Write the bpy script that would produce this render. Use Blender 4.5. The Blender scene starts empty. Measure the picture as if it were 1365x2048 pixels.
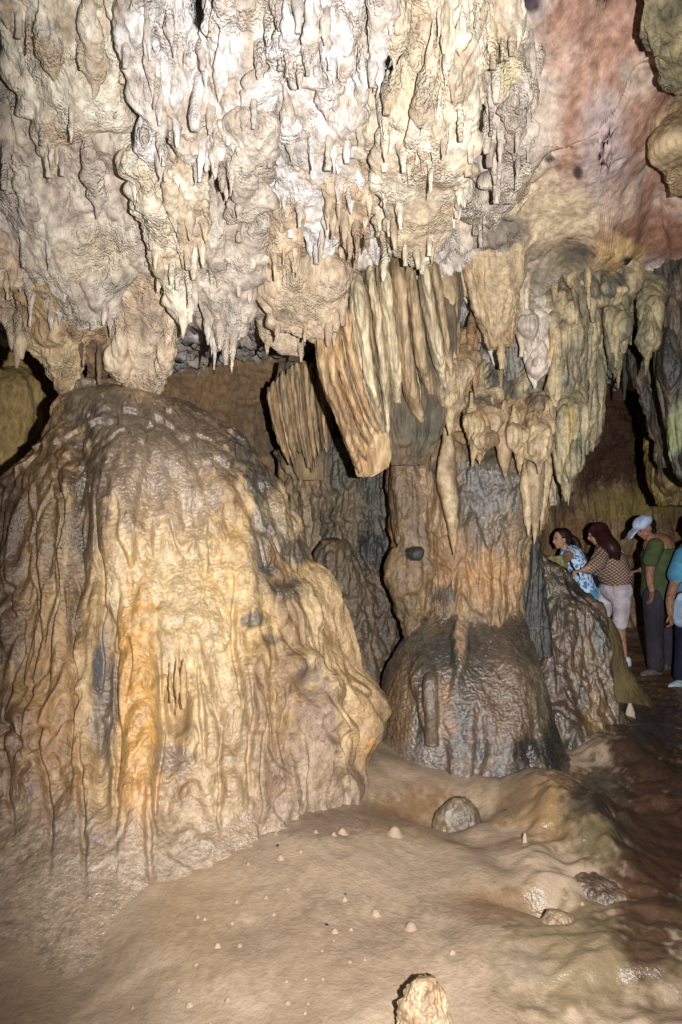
import bpy, math, random
import numpy as np
from mathutils import Vector
R = math.radians
C = bpy.context.scene.collection
S = bpy.context.scene

# ------------------------------------------------------------ camera, world, lights, exposure
CAMZ = 1.65; F = 1365.0
cam = bpy.data.cameras.new('camera'); cam.sensor_fit = 'VERTICAL'; cam.sensor_height = 36; cam.sensor_width = 24
cam.lens = 24; cam.clip_end = 200; cam.clip_start = 0.05
camo = bpy.data.objects.new('camera', cam); C.objects.link(camo)
camo.location = (0, 0, CAMZ); camo.rotation_euler = (R(90), 0, 0); S.camera = camo

W = bpy.data.worlds.new('World'); S.world = W; W.use_nodes = True
bg = W.node_tree.nodes['Background']; bg.inputs[0].default_value = (0.72, 0.68, 0.68, 1); bg.inputs[1].default_value = 0.06

# the photographer's flash, a hand's breadth to the right of the lens
fl = bpy.data.lights.new('camera_flash', 'SPOT'); fl.energy = 1.0; fl.shadow_soft_size = 0.022
fl.spot_size = R(122); fl.spot_blend = 0.7; fl.color = (1.0, 0.985, 0.975)
fl.use_nodes = True
nt = fl.node_tree; em = nt.nodes['Emission']
fo = nt.nodes.new('ShaderNodeLightFalloff'); fo.inputs['Strength'].default_value = 1; fo.inputs['Smooth'].default_value = 0.6
mm = nt.nodes.new('ShaderNodeMath'); mm.operation = 'MULTIPLY_ADD'; mm.inputs[1].default_value = 170; mm.inputs[2].default_value = 380
nt.links.new(fo.outputs['Linear'], mm.inputs[0]); nt.links.new(mm.outputs[0], em.inputs['Strength'])
flo = bpy.data.objects.new('camera_flash', fl); C.objects.link(flo)
flo.location = (0.27, 0.0, CAMZ + 0.02); flo.rotation_euler = (R(91), 0, R(1)); flo.scale = (0.5, 1.2, 1)

S.view_settings.view_transform = 'Standard'; S.view_settings.look = 'None'
S.view_settings.exposure = 0.0; S.view_settings.gamma = 1
S.cycles.max_bounces = 5; S.cycles.diffuse_bounces = 3; S.cycles.glossy_bounces = 2
S.cycles.sample_clamp_indirect = 3; S.cycles.sample_clamp_direct = 12

# ------------------------------------------------------------ numeric helpers
def at(px, py, d):
    return np.array([(px - 682.5) / F * d, d, CAMZ - (py - 1024) / F * d])
def proj(P):
    y = np.maximum(P[..., 1], 0.05)
    return 682.5 + P[..., 0] / y * F, 1024 - (P[..., 2] - CAMZ) / y * F
def _h(ix, iy, iz, s):
    with np.errstate(over='ignore'):
        h = (ix.astype(np.uint32) * np.uint32(374761393) + iy.astype(np.uint32) * np.uint32(668265263)
             + iz.astype(np.uint32) * np.uint32(2147483647) + np.uint32(s * 974634777 & 0xffffffff))
        h = (h ^ (h >> np.uint32(13))) * np.uint32(1274126177)
        h = (h ^ (h >> np.uint32(16))) * np.uint32(2246822519)
        return h ^ (h >> np.uint32(15))
def perlin(P, f=1.0, zs=1.0, seed=0):
    """gradient noise, about -1..1; zs < 1 stretches it vertically"""
    x = P[..., 0] * f + 100.37 + seed * 3.1; y = P[..., 1] * f + 211.71; z = P[..., 2] * f * zs + 57.13
    xi, yi, zi = np.floor(x).astype(np.int64), np.floor(y).astype(np.int64), np.floor(z).astype(np.int64)
    fx, fy, fz = x - xi, y - yi, z - zi
    u = fx * fx * fx * (fx * (fx * 6 - 15) + 10); v = fy * fy * fy * (fy * (fy * 6 - 15) + 10); w = fz * fz * fz * (fz * (fz * 6 - 15) + 10)
    def g(dx, dy, dz):
        h = _h(xi + dx, yi + dy, zi + dz, seed)
        a = (h & np.uint32(1023)).astype(np.float32) * (2 / 1023) - 1
        b = ((h >> np.uint32(10)) & np.uint32(1023)).astype(np.float32) * (2 / 1023) - 1
        c = ((h >> np.uint32(20)) & np.uint32(1023)).astype(np.float32) * (2 / 1023) - 1
        return a * (fx - dx) + b * (fy - dy) + c * (fz - dz)
    L = lambda a, b, t: a + (b - a) * t
    r = L(L(L(g(0,0,0), g(1,0,0), u), L(g(0,1,0), g(1,1,0), u), v), L(L(g(0,0,1), g(1,0,1), u), L(g(0,1,1), g(1,1,1), u), v), w)
    return r * 1.5
def fbm(P, f, o=3, zs=1.0, seed=0):
    r = 0; a = 1; t = 0
    for i in range(o):
        r = r + a * perlin(P, f * 2 ** i, zs, seed + i); t += a; a *= 0.5
    return r / t
def billow(P, f, zs=1.0, seed=0):       # rounded bulges parted by creases, 0..1
    return np.minimum(np.sqrt(perlin(P, f, zs, seed) ** 2 + 0.004) * 1.8, 1.0)
def sstep(a, b, x):
    t = np.clip((x - a) / (b - a), 0, 1); return t * t * (3 - 2 * t)
def curve(rows, n):                     # Catmull-Rom through rows, arc-length in the first column
    r = np.array(rows, float); m = len(r)
    s = np.concatenate([[0], np.cumsum(np.hypot(np.diff(r[:, 0]), 0.5 * np.diff(r[:, 1])) + 1e-6)]); t = np.linspace(0, s[-1], n)
    k = np.clip(np.searchsorted(s, t, side='right') - 1, 0, m - 2); u = ((t - s[k]) / (s[k + 1] - s[k]))[:, None]
    tan = np.gradient(r, s, axis=0); h = (s[k + 1] - s[k])[:, None]
    p0, p1, m0, m1 = r[k], r[k + 1], tan[k] * h, tan[k + 1] * h
    return (2*u**3 - 3*u**2 + 1) * p0 + (u**3 - 2*u**2 + u) * m0 + (-2*u**3 + 3*u**2) * p1 + (u**3 - u**2) * m1
def lin(c):
    c = np.array(c, float) / 255; return np.where(c <= .04045, c / 12.92, ((c + .055) / 1.055) ** 2.4)
def gnormals(P, closed):
    if closed: du = np.roll(P, -1, 1) - np.roll(P, 1, 1)
    else: du = np.gradient(P, axis=1)
    dv = np.gradient(P, axis=0); n = np.cross(du, dv); l = np.linalg.norm(n, axis=-1, keepdims=True)
    return n / np.maximum(l, 1e-9)

# ------------------------------------------------------------ colour palettes (albedo, given as display values)
PAL = {
 'white':  [(216,206,198),(196,182,168),(224,218,214),(182,166,148),(226,218,202)],
 'cream':  [(216,202,176),(200,180,154),(226,216,196),(184,164,140),(210,192,162)],
 'grey':   [(200,186,172),(182,166,150),(210,198,182),(166,152,138),(214,200,180)],
 'beige':  [(200,178,150),(184,160,134),(208,188,160),(164,142,120),(192,166,136)],
 'olive':  [(142,132,100),(110,104,82),(160,146,112),(86,82,68),(170,160,124)],
 'mixed':  [(168,146,112),(112,104,86),(186,166,130),(84,82,72),(150,122,88)],
 'brown':  [(138,112,86),(112,90,70),(152,126,96),(90,76,62),(126,100,74)],
 'dark':   [(86,76,64),(62,58,52),(104,88,68),(48,48,46),(92,74,54)],
 'red':    [(170,116,94),(150,100,82),(186,140,118),(140,92,74),(176,150,138)],
 'tan':    [(182,154,118),(164,136,102),(192,170,134),(140,116,90),(192,160,114)],
 'mud':    [(160,139,116),(150,130,108),(168,147,124),(144,124,102),(160,137,112)],
}
PAL = {k: np.array([lin(c) for c in v]) for k, v in PAL.items()}
def colours(P, pal, patches=(), f=3.0, zs=0.35, seed=0, mott=0.16, over=None, mudz=None):
    A = PAL[pal] if isinstance(pal, str) else np.array([lin(c) for c in pal])
    n = (fbm(P, f, 4, zs, seed + 11) * 1.1 + 0.5) * (len(A) - 1); n = np.clip(n, 0, len(A) - 1.001)
    k = n.astype(int); t = (n - k)[..., None]; col = A[k] * (1 - t) + A[k + 1] * t
    if over is not None:
        B = np.array([lin(c) for c in over[1]]); e = np.clip(fbm(P, 3, 4, .5, 77) * 1.1 + .5, 0, .999) * (len(B) - 1); kk = e.astype(int); tt = (e - kk)[..., None]
        col = col * (1 - over[0][..., None]) + over[0][..., None] * (B[kk] * (1 - tt) + B[kk + 1] * tt)
    col = col * (1 + mott * 1.6 * fbm(P, 22, 3, zs, seed + 5))[..., None]
    wet = np.zeros(P.shape[:-1])
    if mudz:
        streak = sstep(.05, .5, perlin(P, 9, .05, seed + 61) + .35 * perlin(P, 30, .06, seed + 62)); col = col * (1 - .3 * streak)[..., None]
    if len(patches):
        px, py = proj(P); wn = 0.6 * fbm(P, 8, 3, 0.45, seed + 31) + (0.5 if over is None else 0.0) * perlin(P, 26, 0.14, seed + 33); w2 = fbm(P, 34, 2, 0.3, seed + 37)
        for q in patches:
            x, y, rx, ry, c, s = q[:6]
            e = np.sqrt(((px - x) / rx) ** 2 + ((py - y) / ry) ** 2) + 0.75 * wn + 0.35 * w2
            m = s * (1 - sstep(0.55, 1.15, e))
            if c is not None: col = col * (1 - m[..., None]) + lin(c) * m[..., None] * (1 + 0.25 * w2)[..., None]
            if len(q) > 6: wet = np.maximum(wet, q[6] * m)
    if mudz:                                            # mud splashed up the foot of the stone
        m = 1 - sstep(mudz[0], mudz[1], P[..., 2] + .16 * fbm(P, 3, 3, .5, 63) + .05 * perlin(P, 24, .15, 64)); A = PAL['mud']
        n = np.clip(fbm(P, 1.6, 4, 1, 23) * 1.1 + .5, 0, .999) * (len(A) - 1); k = n.astype(int); t = (n - k)[..., None]
        col = col * (1 - m[..., None]) + (A[k] * (1 - t) + A[k + 1] * t) * m[..., None]
    return np.clip(col, 0.004, 0.9), wet

# ------------------------------------------------------------ materials (procedural)
MATS = {}
def rock_mat(name, rough=(0.78, 0.25), pop=0.0, fine=0.35, fscale=70, zs=0.5, spec=0.4, wetbase=0.0, pscale=85):
    m = bpy.data.materials.new(name); m.use_nodes = True; n = m.node_tree.nodes; l = m.node_tree.links
    b = n['Principled BSDF']; b.inputs['Specular IOR Level'].default_value = spec
    geo = n.new('ShaderNodeNewGeometry'); mp = n.new('ShaderNodeMapping'); mp.inputs['Scale'].default_value = (1, 1, zs)
    l.new(geo.outputs['Position'], mp.inputs['Vector'])
    at_ = n.new('ShaderNodeAttribute'); at_.attribute_name = 'Col'
    wt = n.new('ShaderNodeAttribute'); wt.attribute_name = 'wet'
    nz = n.new('ShaderNodeTexNoise'); nz.inputs['Scale'].default_value = 26; nz.inputs['Detail'].default_value = 8; nz.inputs['Roughness'].default_value = 0.68
    l.new(mp.outputs[0], nz.inputs['Vector'])
    mr = n.new('ShaderNodeMapRange'); mr.inputs['From Min'].default_value = 0.3; mr.inputs['From Max'].default_value = 0.7
    mr.inputs['To Min'].default_value = 0.88 if name == 'smooth_mud' else 0.5; mr.inputs['To Max'].default_value = 1.1 if name == 'smooth_mud' else 1.36; l.new(nz.outputs['Fac'], mr.inputs['Value'])
    mul = n.new('ShaderNodeVectorMath'); mul.operation = 'SCALE'; l.new(at_.outputs['Color'], mul.inputs[0]); l.new(mr.outputs[0], mul.inputs['Scale'])
    l.new(mul.outputs[0], b.inputs['Base Color'])
    # roughness: wetness attribute and patchy noise
    n2 = n.new('ShaderNodeTexNoise'); n2.inputs['Scale'].default_value = 9; n2.inputs['Detail'].default_value = 4; l.new(mp.outputs[0], n2.inputs['Vector'])
    a1 = n.new('ShaderNodeMath'); a1.operation = 'MULTIPLY_ADD'; l.new(n2.outputs['Fac'], a1.inputs[0]); a1.inputs[1].default_value = 0.6; a1.inputs[2].default_value = wetbase - 0.3
    a2 = n.new('ShaderNodeMath'); a2.operation = 'ADD'; a2.use_clamp = True; l.new(a1.outputs[0], a2.inputs[0]); l.new(wt.outputs['Fac'], a2.inputs[1])
    r = n.new('ShaderNodeMapRange'); r.inputs['To Min'].default_value = rough[0]; r.inputs['To Max'].default_value = rough[1]; l.new(a2.outputs[0], r.inputs['Value'])
    l.new(r.outputs[0], b.inputs['Roughness'])
    b.inputs['Coat Roughness'].default_value = 0.19; b.inputs['Coat IOR'].default_value = 1.62
    cw = n.new('ShaderNodeMapRange'); cw.inputs['From Min'].default_value = 0.3; cw.inputs['From Max'].default_value = 0.85; cw.inputs['To Max'].default_value = 0.9 if spec > .3 else 0.25; l.new(a2.outputs[0], cw.inputs['Value']); l.new(cw.outputs[0], b.inputs['Coat Weight'])
    # bump: fine grain, plus knobbly crust where asked
    bp = n.new('ShaderNodeBump'); bp.inputs['Strength'].default_value = fine; bp.inputs['Distance'].default_value = 0.012
    n3 = n.new('ShaderNodeTexNoise'); n3.inputs['Scale'].default_value = fscale; n3.inputs['Detail'].default_value = 5; n3.inputs['Roughness'].default_value = 0.6
    l.new(mp.outputs[0], n3.inputs['Vector']); l.new(n3.outputs['Fac'], bp.inputs['Height'])
    last = bp
    if pop:
        v = n.new('ShaderNodeTexVoronoi'); v.inputs['Scale'].default_value = pscale; l.new(geo.outputs['Position'], v.inputs['Vector'])
        iv = n.new('ShaderNodeMath'); iv.operation = 'SUBTRACT'; iv.inputs[0].default_value = 1.0; l.new(v.outputs['Distance'], iv.inputs[1])
        n4 = n.new('ShaderNodeTexNoise'); n4.inputs['Scale'].default_value = 5; n4.inputs['Detail'].default_value = 3; l.new(geo.outputs['Position'], n4.inputs['Vector'])
        st = n.new('ShaderNodeMapRange'); st.inputs['From Min'].default_value = 0.42; st.inputs['From Max'].default_value = 0.6
        st.inputs['To Max'].default_value = pop; l.new(n4.outputs['Fac'], st.inputs['Value'])
        b2 = n.new('ShaderNodeBump'); b2.inputs['Distance'].default_value = 0.018; l.new(iv.outputs[0], b2.inputs['Height'])
        k_ = n.new('ShaderNodeMath'); k_.operation = 'MULTIPLY_ADD'; k_.use_clamp = True; k_.inputs[1].default_value = -7; k_.inputs[2].default_value = 1; l.new(wt.outputs['Fac'], k_.inputs[0])
        k2 = n.new('ShaderNodeMath'); k2.operation = 'MULTIPLY'; l.new(k_.outputs[0], k2.inputs[0]); l.new(st.outputs[0], k2.inputs[1]); l.new(k2.outputs[0], b2.inputs['Strength'])
        l.new(bp.outputs[0], b2.inputs['Normal']); last = b2
    l.new(last.outputs[0], b.inputs['Normal']); l.new(last.outputs[0], b.inputs['Coat Normal'])
    MATS[name] = m; return m
rock_mat('dry_limestone', (0.85, 0.45), pop=0.8, fine=0.5, fscale=60, zs=0.6, spec=0.25)
rock_mat('wet_flowstone', (0.6, 0.2), pop=0.0, fine=0.85, fscale=62, zs=0.8, spec=0.6, wetbase=0.34)
rock_mat('drapery_stone', (0.8, 0.4), pop=0.0, fine=0.35, fscale=50, zs=0.35, spec=0.3)
rock_mat('smooth_mud', (0.75, 0.2), pop=0.3, fine=0.5, fscale=60, zs=1.0, spec=0.35, pscale=55)
rock_mat('far_rock', (0.85, 0.45), pop=0.0, fine=0.7, fscale=30, zs=0.5, spec=0.2)
rock_mat('clay_wall', (0.8, 0.4), pop=0.0, fine=0.35, fscale=40, zs=0.8, spec=0.25)

# ------------------------------------------------------------ object helpers
def mesh_obj(name, V, faces, mat, parent=None, col=None, wet=None, anchor=None, smooth=True):
    """V (n,3) world space; the object's origin is put at anchor"""
    me = bpy.data.meshes.new(name)
    if anchor is None: anchor = V.mean(0)
    anchor = np.array(anchor, float)
    me.vertices.add(len(V)); me.vertices.foreach_set('co', (V - anchor).astype(np.float32).ravel())
    tot = np.array([f.shape[1] for f in faces for _ in range(f.shape[0])], np.int32)
    idx = np.concatenate([f.ravel() for f in faces]).astype(np.int32)
    me.loops.add(len(idx)); me.loops.foreach_set('vertex_index', idx)
    me.polygons.add(len(tot)); st = np.concatenate([[0], np.cumsum(tot)[:-1]]).astype(np.int32)
    me.polygons.foreach_set('loop_start', st)
    me.polygons.foreach_set('use_smooth', np.full(len(tot), smooth))
    me.update(calc_edges=True); me.validate()
    if col is not None:
        a = me.color_attributes.new('Col', 'FLOAT_COLOR', 'POINT')
        a.data.foreach_set('color', np.concatenate([col.reshape(-1, 3), np.ones((len(V), 1))], 1).astype(np.float32).ravel())
    if wet is not None:
        a = me.attributes.new('wet', 'FLOAT', 'POINT'); a.data.foreach_set('value', wet.astype(np.float32).ravel())
    me.materials.append(MATS[mat] if isinstance(mat, str) else mat)
    o = bpy.data.objects.new(name, me); C.objects.link(o)
    if parent is not None:
        o.parent = parent; o.location = Vector(anchor) - WORLD(parent)
    else: o.location = anchor
    return o
def WORLD(o):
    v = Vector(o.location)
    while o.parent: o = o.parent; v += Vector(o.location)
    return v
def tag(o, label, cat, group=None, kind=None):
    if label: o['label'] = label
    if cat: o['category'] = cat
    if group: o['group'] = group
    if kind: o['kind'] = kind
    return o
def empty(name, loc, label, cat, group=None):
    o = bpy.data.objects.new(name, None); o.empty_display_size = 0.1; C.objects.link(o); o.location = [float(q) for q in loc]
    return tag(o, label, cat, group)
def gfaces(nr, nc, closed):
    i, j = np.meshgrid(np.arange(nr - 1), np.arange(nc if closed else nc - 1), indexing='ij')
    j2 = (j + 1) % nc
    return np.stack([i * nc + j, i * nc + j2, (i + 1) * nc + j2, (i + 1) * nc + j], -1).reshape(-1, 4)
def grid_obj(name, P, closed, mat, parent=None, pal='cream', patches=(), caps=False, anchor=None, cf=3.0, czs=0.35, seed=0, flip=False, wet0=0.0, mott=0.16, over=None, mudz=None):
    nr, nc = P.shape[:2]; col, wet = colours(P, pal, patches, cf, czs, seed, mott, over, mudz); wet = np.clip(wet + wet0, 0, 1)
    if over is not None: wet = np.clip(wet + .16 * over[0], 0, 1)
    V = P.reshape(-1, 3); fs = [gfaces(nr, nc, closed)]
    col = col.reshape(-1, 3); wet = wet.ravel()
    if caps:
        V = np.concatenate([V, [P[0].mean(0)], [P[-1].mean(0)]]); a, b = nr * nc, nr * nc + 1
        col = np.concatenate([col, [col[0]], [col[-1]]]); wet = np.concatenate([wet, [0], [0]])
        j = np.arange(nc); j2 = (j + 1) % nc; e = (nr - 1) * nc
        fs.append(np.stack([np.full(nc, a), j2, j], -1)); fs.append(np.stack([np.full(nc, b), e + j, e + j2], -1))
    if flip: fs = [f[:, ::-1] for f in fs]
    return mesh_obj(name, V, fs, mat, parent, col, wet, anchor)
def rough(P, closed, flute=(7, 0.03, 0.12), lump=(3, 0.05, 0.6), pop=(30, 0.008, 0.7), tier=None, crust=0, micro=0, seed=0, fade=None, extra=None):
    n = gnormals(P, closed)
    d = np.zeros(P.shape[:-1]); vt = np.clip(1.25 * (1 - n[..., 2] ** 2), 0.12, 1)
    wp = P + 0.05 * np.stack([perlin(P, 2.2, 0.6, 70 + seed), perlin(P, 2.2, 0.6, 71 + seed), 0 * d], -1)
    if lump: d += lump[1] * fbm(P, lump[0], 2, lump[2], seed)
    if flute:
        d += vt * (flute[1] * (billow(wp, flute[0], flute[2], seed + 1) - 0.4) + 0.35 * flute[1] * (billow(wp, flute[0] * 2.4, flute[2], seed + 2) - 0.4))
    if tier:
        T, a = tier[:2]; k = P[..., 2] / T + 0.9 * perlin(wp, 5.0, 0.0, seed + 3) + 0.5 * perlin(wp, 14.0, 0.15, seed + 4)
        s = k - np.floor(k); q = np.where(s < 0.16, s / 0.16, (1 - s) / 0.84); q = q * q * (3 - 2 * q)
        m = 0.35 + 0.65 * sstep(-0.3, 0.4, perlin(P, 2.0, 0.7, seed + 6))
        d += a * q * m * vt
    if pop: d += pop[1] * (billow(P, pop[0], pop[2], seed + 7) - 0.3) + 0.5 * pop[1] * billow(P, pop[0] * 2.1, pop[2], seed + 8)
    if crust: d += 2.2 * crust * np.maximum(perlin(P, 55, 0.9, seed + 15), 0) * sstep(-.1, .25, perlin(P, 3.5, .6, seed + 16)) + 1.0 * crust * perlin(P, 20, 0.3, seed + 17)
    if micro: d += micro * (billow(P, 30, 1.9, seed + 18) + 0.6 * perlin(P, 60, 1.6, seed + 19))
    if extra is not None: d += extra
    if fade is not None: d = d * fade
    return P + n * d[..., None]
def loft(name, rows, mat='dry_limestone', parent=None, pal='cream', ratio=0.8, nr=None, nc=None, dfun=None, patches=(), disp=None, seed=0,
         anchor='top', caps=True, lean=0.0, zfade=None, mudz=None, czs=.35, bumps=(), p=2.0, wet0=0.0, cf=3.0, tipfade=True, maxb=None, mott=0.16, minb=0.0):
    """rows: (py, left px, right px[, depth]) -> a closed body whose horizontal sections are ellipses of real depth"""
    r = np.array([[q[0], q[1], q[2], (q[3] if len(q) > 3 else dfun((q[1] + q[2]) / 2, q[0])), (q[4] if len(q) > 4 else ratio)] for q in rows], float)
    hpx = r[-1, 0] - r[0, 0]; wpx = (r[:, 2] - r[:, 1]).max()
    nr = nr or int(np.clip(hpx / 2.6, 24, 420)); nc = nc or int(np.clip(wpx * 1.25, 24, 620))
    c = curve(r, nr); py, L, Rr, d, ratio = c.T; Rr = np.maximum(Rr, L + 1.2)
    a = (Rr - L) / 2 / F * d; cx = ((L + Rr) / 2 - 682.5) / F * d; z = CAMZ - (py - 1024) / F * d
    b = np.maximum(a * ratio, minb * sstep(0, 0.2, np.linspace(1, 0, nr)))
    if maxb: b = np.minimum(b, maxb)
    t = np.linspace(0, 2 * np.pi, nc, endpoint=False); t = -np.pi / 2 + (t + 0.35 * np.sin(t)) * 1.0     # denser away from the lens is wasted: start at the front
    t = -np.pi/2 + (lambda u: u - 0.42 * np.sin(u))(np.linspace(0, 2*np.pi, nc, endpoint=False))
    ct, st = np.cos(t), np.sin(t)
    ct = np.sign(ct) * np.abs(ct) ** (2 / p); st = np.sign(st) * np.abs(st) ** (2 / p)
    P = np.stack([cx[:, None] + a[:, None] * ct, d[:, None] + b[:, None] * st + lean * (z[:, None] - z[0]), np.repeat(z[:, None], nc, 1)], -1)
    P = P[::-1]                                   # bottom row first keeps normals outward
    ex = None
    if len(bumps):
        px, pyy = proj(P); px = px + 17 * perlin(P, 3.2, .8, 91) + 6 * perlin(P, 10, .5, 92); pyy = pyy + 14 * perlin(P, 4, 1, 93); ex = np.zeros(P.shape[:-1]); front = (st < 0.25)[None, :]
        for x, y, rx, ry, h in bumps:
            e = ((px - x) / rx) ** 2 + ((pyy - y) / ry) ** 2; ex = ex + h * np.exp(-e * e) * front
    fade = None
    if tipfade: fade = np.clip(a / 0.035, 0.1, 1)[::-1, None]
    if zfade: fade = (1 if fade is None else fade) * (zfade[2] + (1 - zfade[2]) * sstep(zfade[0], zfade[1], P[..., 2]))
    kw = dict(disp or {}); P = rough(P, True, seed=seed, fade=fade, extra=ex, **kw)
    anc = P[-1].mean(0) if anchor == 'top' else P[0].mean(0)
    return grid_obj(name, P, True, mat, parent, pal, patches, caps, anc, seed=seed, wet0=wet0, cf=cf, mott=mott, mudz=mudz, czs=czs)

# ------------------------------------------------------------ the setting: ceiling
PXC = np.array([-900, -300, 0, 500, 1000, 1365, 2200.]); PYC = np.array([-900, 0, 300, 600, 900.])
DT = np.array([[2.5, 2.5, 2.35, 2.3, 2.4, 2.6, 2.8],
               [3.3, 3.1, 2.95, 2.8, 3.0, 3.2, 3.3],
               [3.7, 3.5, 3.35, 3.2, 3.4, 3.8, 3.8],
               [4.1, 4.0, 3.9, 3.95, 4.5, 4.8, 4.8],
               [4.5, 4.4, 4.3, 4.5, 4.85, 5.3, 5.3]])
def D(px, py):
    px = np.asarray(px, float); py = np.asarray(py, float)
    i = np.clip(np.searchsorted(PYC, py) - 1, 0, 3); j = np.clip(np.searchsorted(PXC, px) - 1, 0, 5)
    u = np.clip((px - PXC[j]) / (PXC[j + 1] - PXC[j]), 0, 1); v = np.clip((py - PYC[i]) / (PYC[i + 1] - PYC[i]), 0, 1)
    return (DT[i, j] * (1 - u) + DT[i, j + 1] * u) * (1 - v) + (DT[i + 1, j] * (1 - u) + DT[i + 1, j + 1] * u) * v
def build_ceiling():
    nc, nr = 900, 620
    px = np.linspace(-900, 2300, nc)
    end = np.interp(px, [-900, -50, 30, 120, 300, 380, 500, 640, 700, 800, 900, 960, 1040, 1120, 1190, 1215, 1300, 1330, 1365, 2300],
                    [560, 560, 600, 640, 640, 610, 600, 560, 500, 500, 520, 600, 800, 860, 840, 640, 620, 600, 640, 640])
    v = np.linspace(0, 1, nr)[:, None]; nf = 0.84
    py = -900 + (end[None] + 900) * np.minimum(v / nf, 1) ** 0.8
    PX = np.repeat(px[None], nr, 0); d = D(PX, py)
    back = np.clip((v - nf) / (1 - nf), 0, 1)                     # past the lip the roof runs back, a little upward
    P = np.stack([(PX - 682.5) / F * d, d, CAMZ - (py - 1024) / F * d], -1)
    P[..., 1] += back * 6.5; P[..., 2] += 0.5 * np.sin(back * np.pi / 2) + 0.0 * back; P[..., 0] *= (1 + 0.9 * back)
    red = sstep(1040, 1110, PX + 60 * perlin(P, 4, 1, 3)) * (1 - sstep(500, 545, py + 0.13 * (PX - 1200)))
    rf = (1 - red)
    n = -gnormals(P, False)
    wp = P + 0.06 * np.stack([perlin(P, 2.5, 0.6, 70), perlin(P, 2.5, 0.6, 71), 0 * d], -1)
    dd = rf * (0.10 * (billow(wp, 5.5, 0.12, 1) - 0.4) + 0.05 * (billow(wp, 13, 0.12, 2) - 0.4) + 0.012 * billow(P, 28, 0.5, 9)) + 0.06 * fbm(P, 2.0, 2, 0.6, 4)
    # smooth scalloped clay face at the right: long leaning folds
    q = P.copy(); q[..., 0] = P[..., 0] + 0.45 * (P[..., 2]); fold = perlin(q * np.array([1, 0.5, 0.32]), 2.6, 1, 21)
    dd += red * (0.12 * fold + 0.05 * fbm(q, 3.3, 3, 0.4, 23) + 0.012 * fbm(P, 14, 3, 0.8, 25) - 0.06 * (1 - sstep(0.0, 0.05, np.abs(perlin(q, 2.1, 0.45, 27)))) * sstep(-.1, .2, perlin(P, 2, 1, 28)))
    P = P + n * dd[..., None]
    P[..., 1] += 0.27 * rf * sstep(-300, 0, py)                     # the face behind the lobes lies well back
    whites = [(560, 120, 420, 260, (226, 222, 222), .75), (330, 520, 330, 170, (176, 158, 138), .6), (600, 560, 150, 110, (170, 140, 112), .7),
              (1010, 330, 90, 140, (150, 146, 138), .6), (985, 150, 60, 120, (226, 208, 150), .5), (1120, 440, 130, 60, (206, 188, 152), .8), (1080, 250, 50, 150, (214, 200, 182), .6)]
    redp = [(1210, 300, 60, 130, (176, 158, 154), .8), (1130, 110, 60, 60, (192, 156, 136), .6),
            (1300, 480, 120, 60, (130, 92, 74), .8), (1290, 260, 60, 60, (160, 116, 88), .4), (1240, 400, 40, 50, (182, 156, 140), .7),
            (1240, 510, 60, 42, (196, 164, 116), .9), (1150, 512, 40, 34, (60, 64, 62), .85), (1258, 525, 14, 12, (30, 26, 24), 1), (1098, 318, 12, 9, (40, 32, 34), .9), (1155, 345, 12, 16, (40, 32, 34), .9),
            (1250, 140, 18, 40, (190,180,165), .4), (1060, 0, 26, 22, (52, 34, 52), .9), (1100, 600, 150, 110, (128, 118, 94), .7), (1240, 620, 100, 70, (140, 134, 100), .7), (1360, 700, 80, 120, (70, 66, 48), .9)]
    o = grid_obj('cave_ceiling', P, False, 'dry_limestone', None, 'white', whites + [(1080, 430, 170, 110, (200, 180, 150), .8), (1010, 470, 60, 40, (120, 112, 104), .8)] + redp, anchor=P[0].mean(0), seed=3, flip=False, over=(red, [(166,128,108),(180,144,124),(150,114,96),(188,164,148),(168,130,110)]))
    tag(o, None, None, kind='structure')
build_ceiling()

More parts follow.
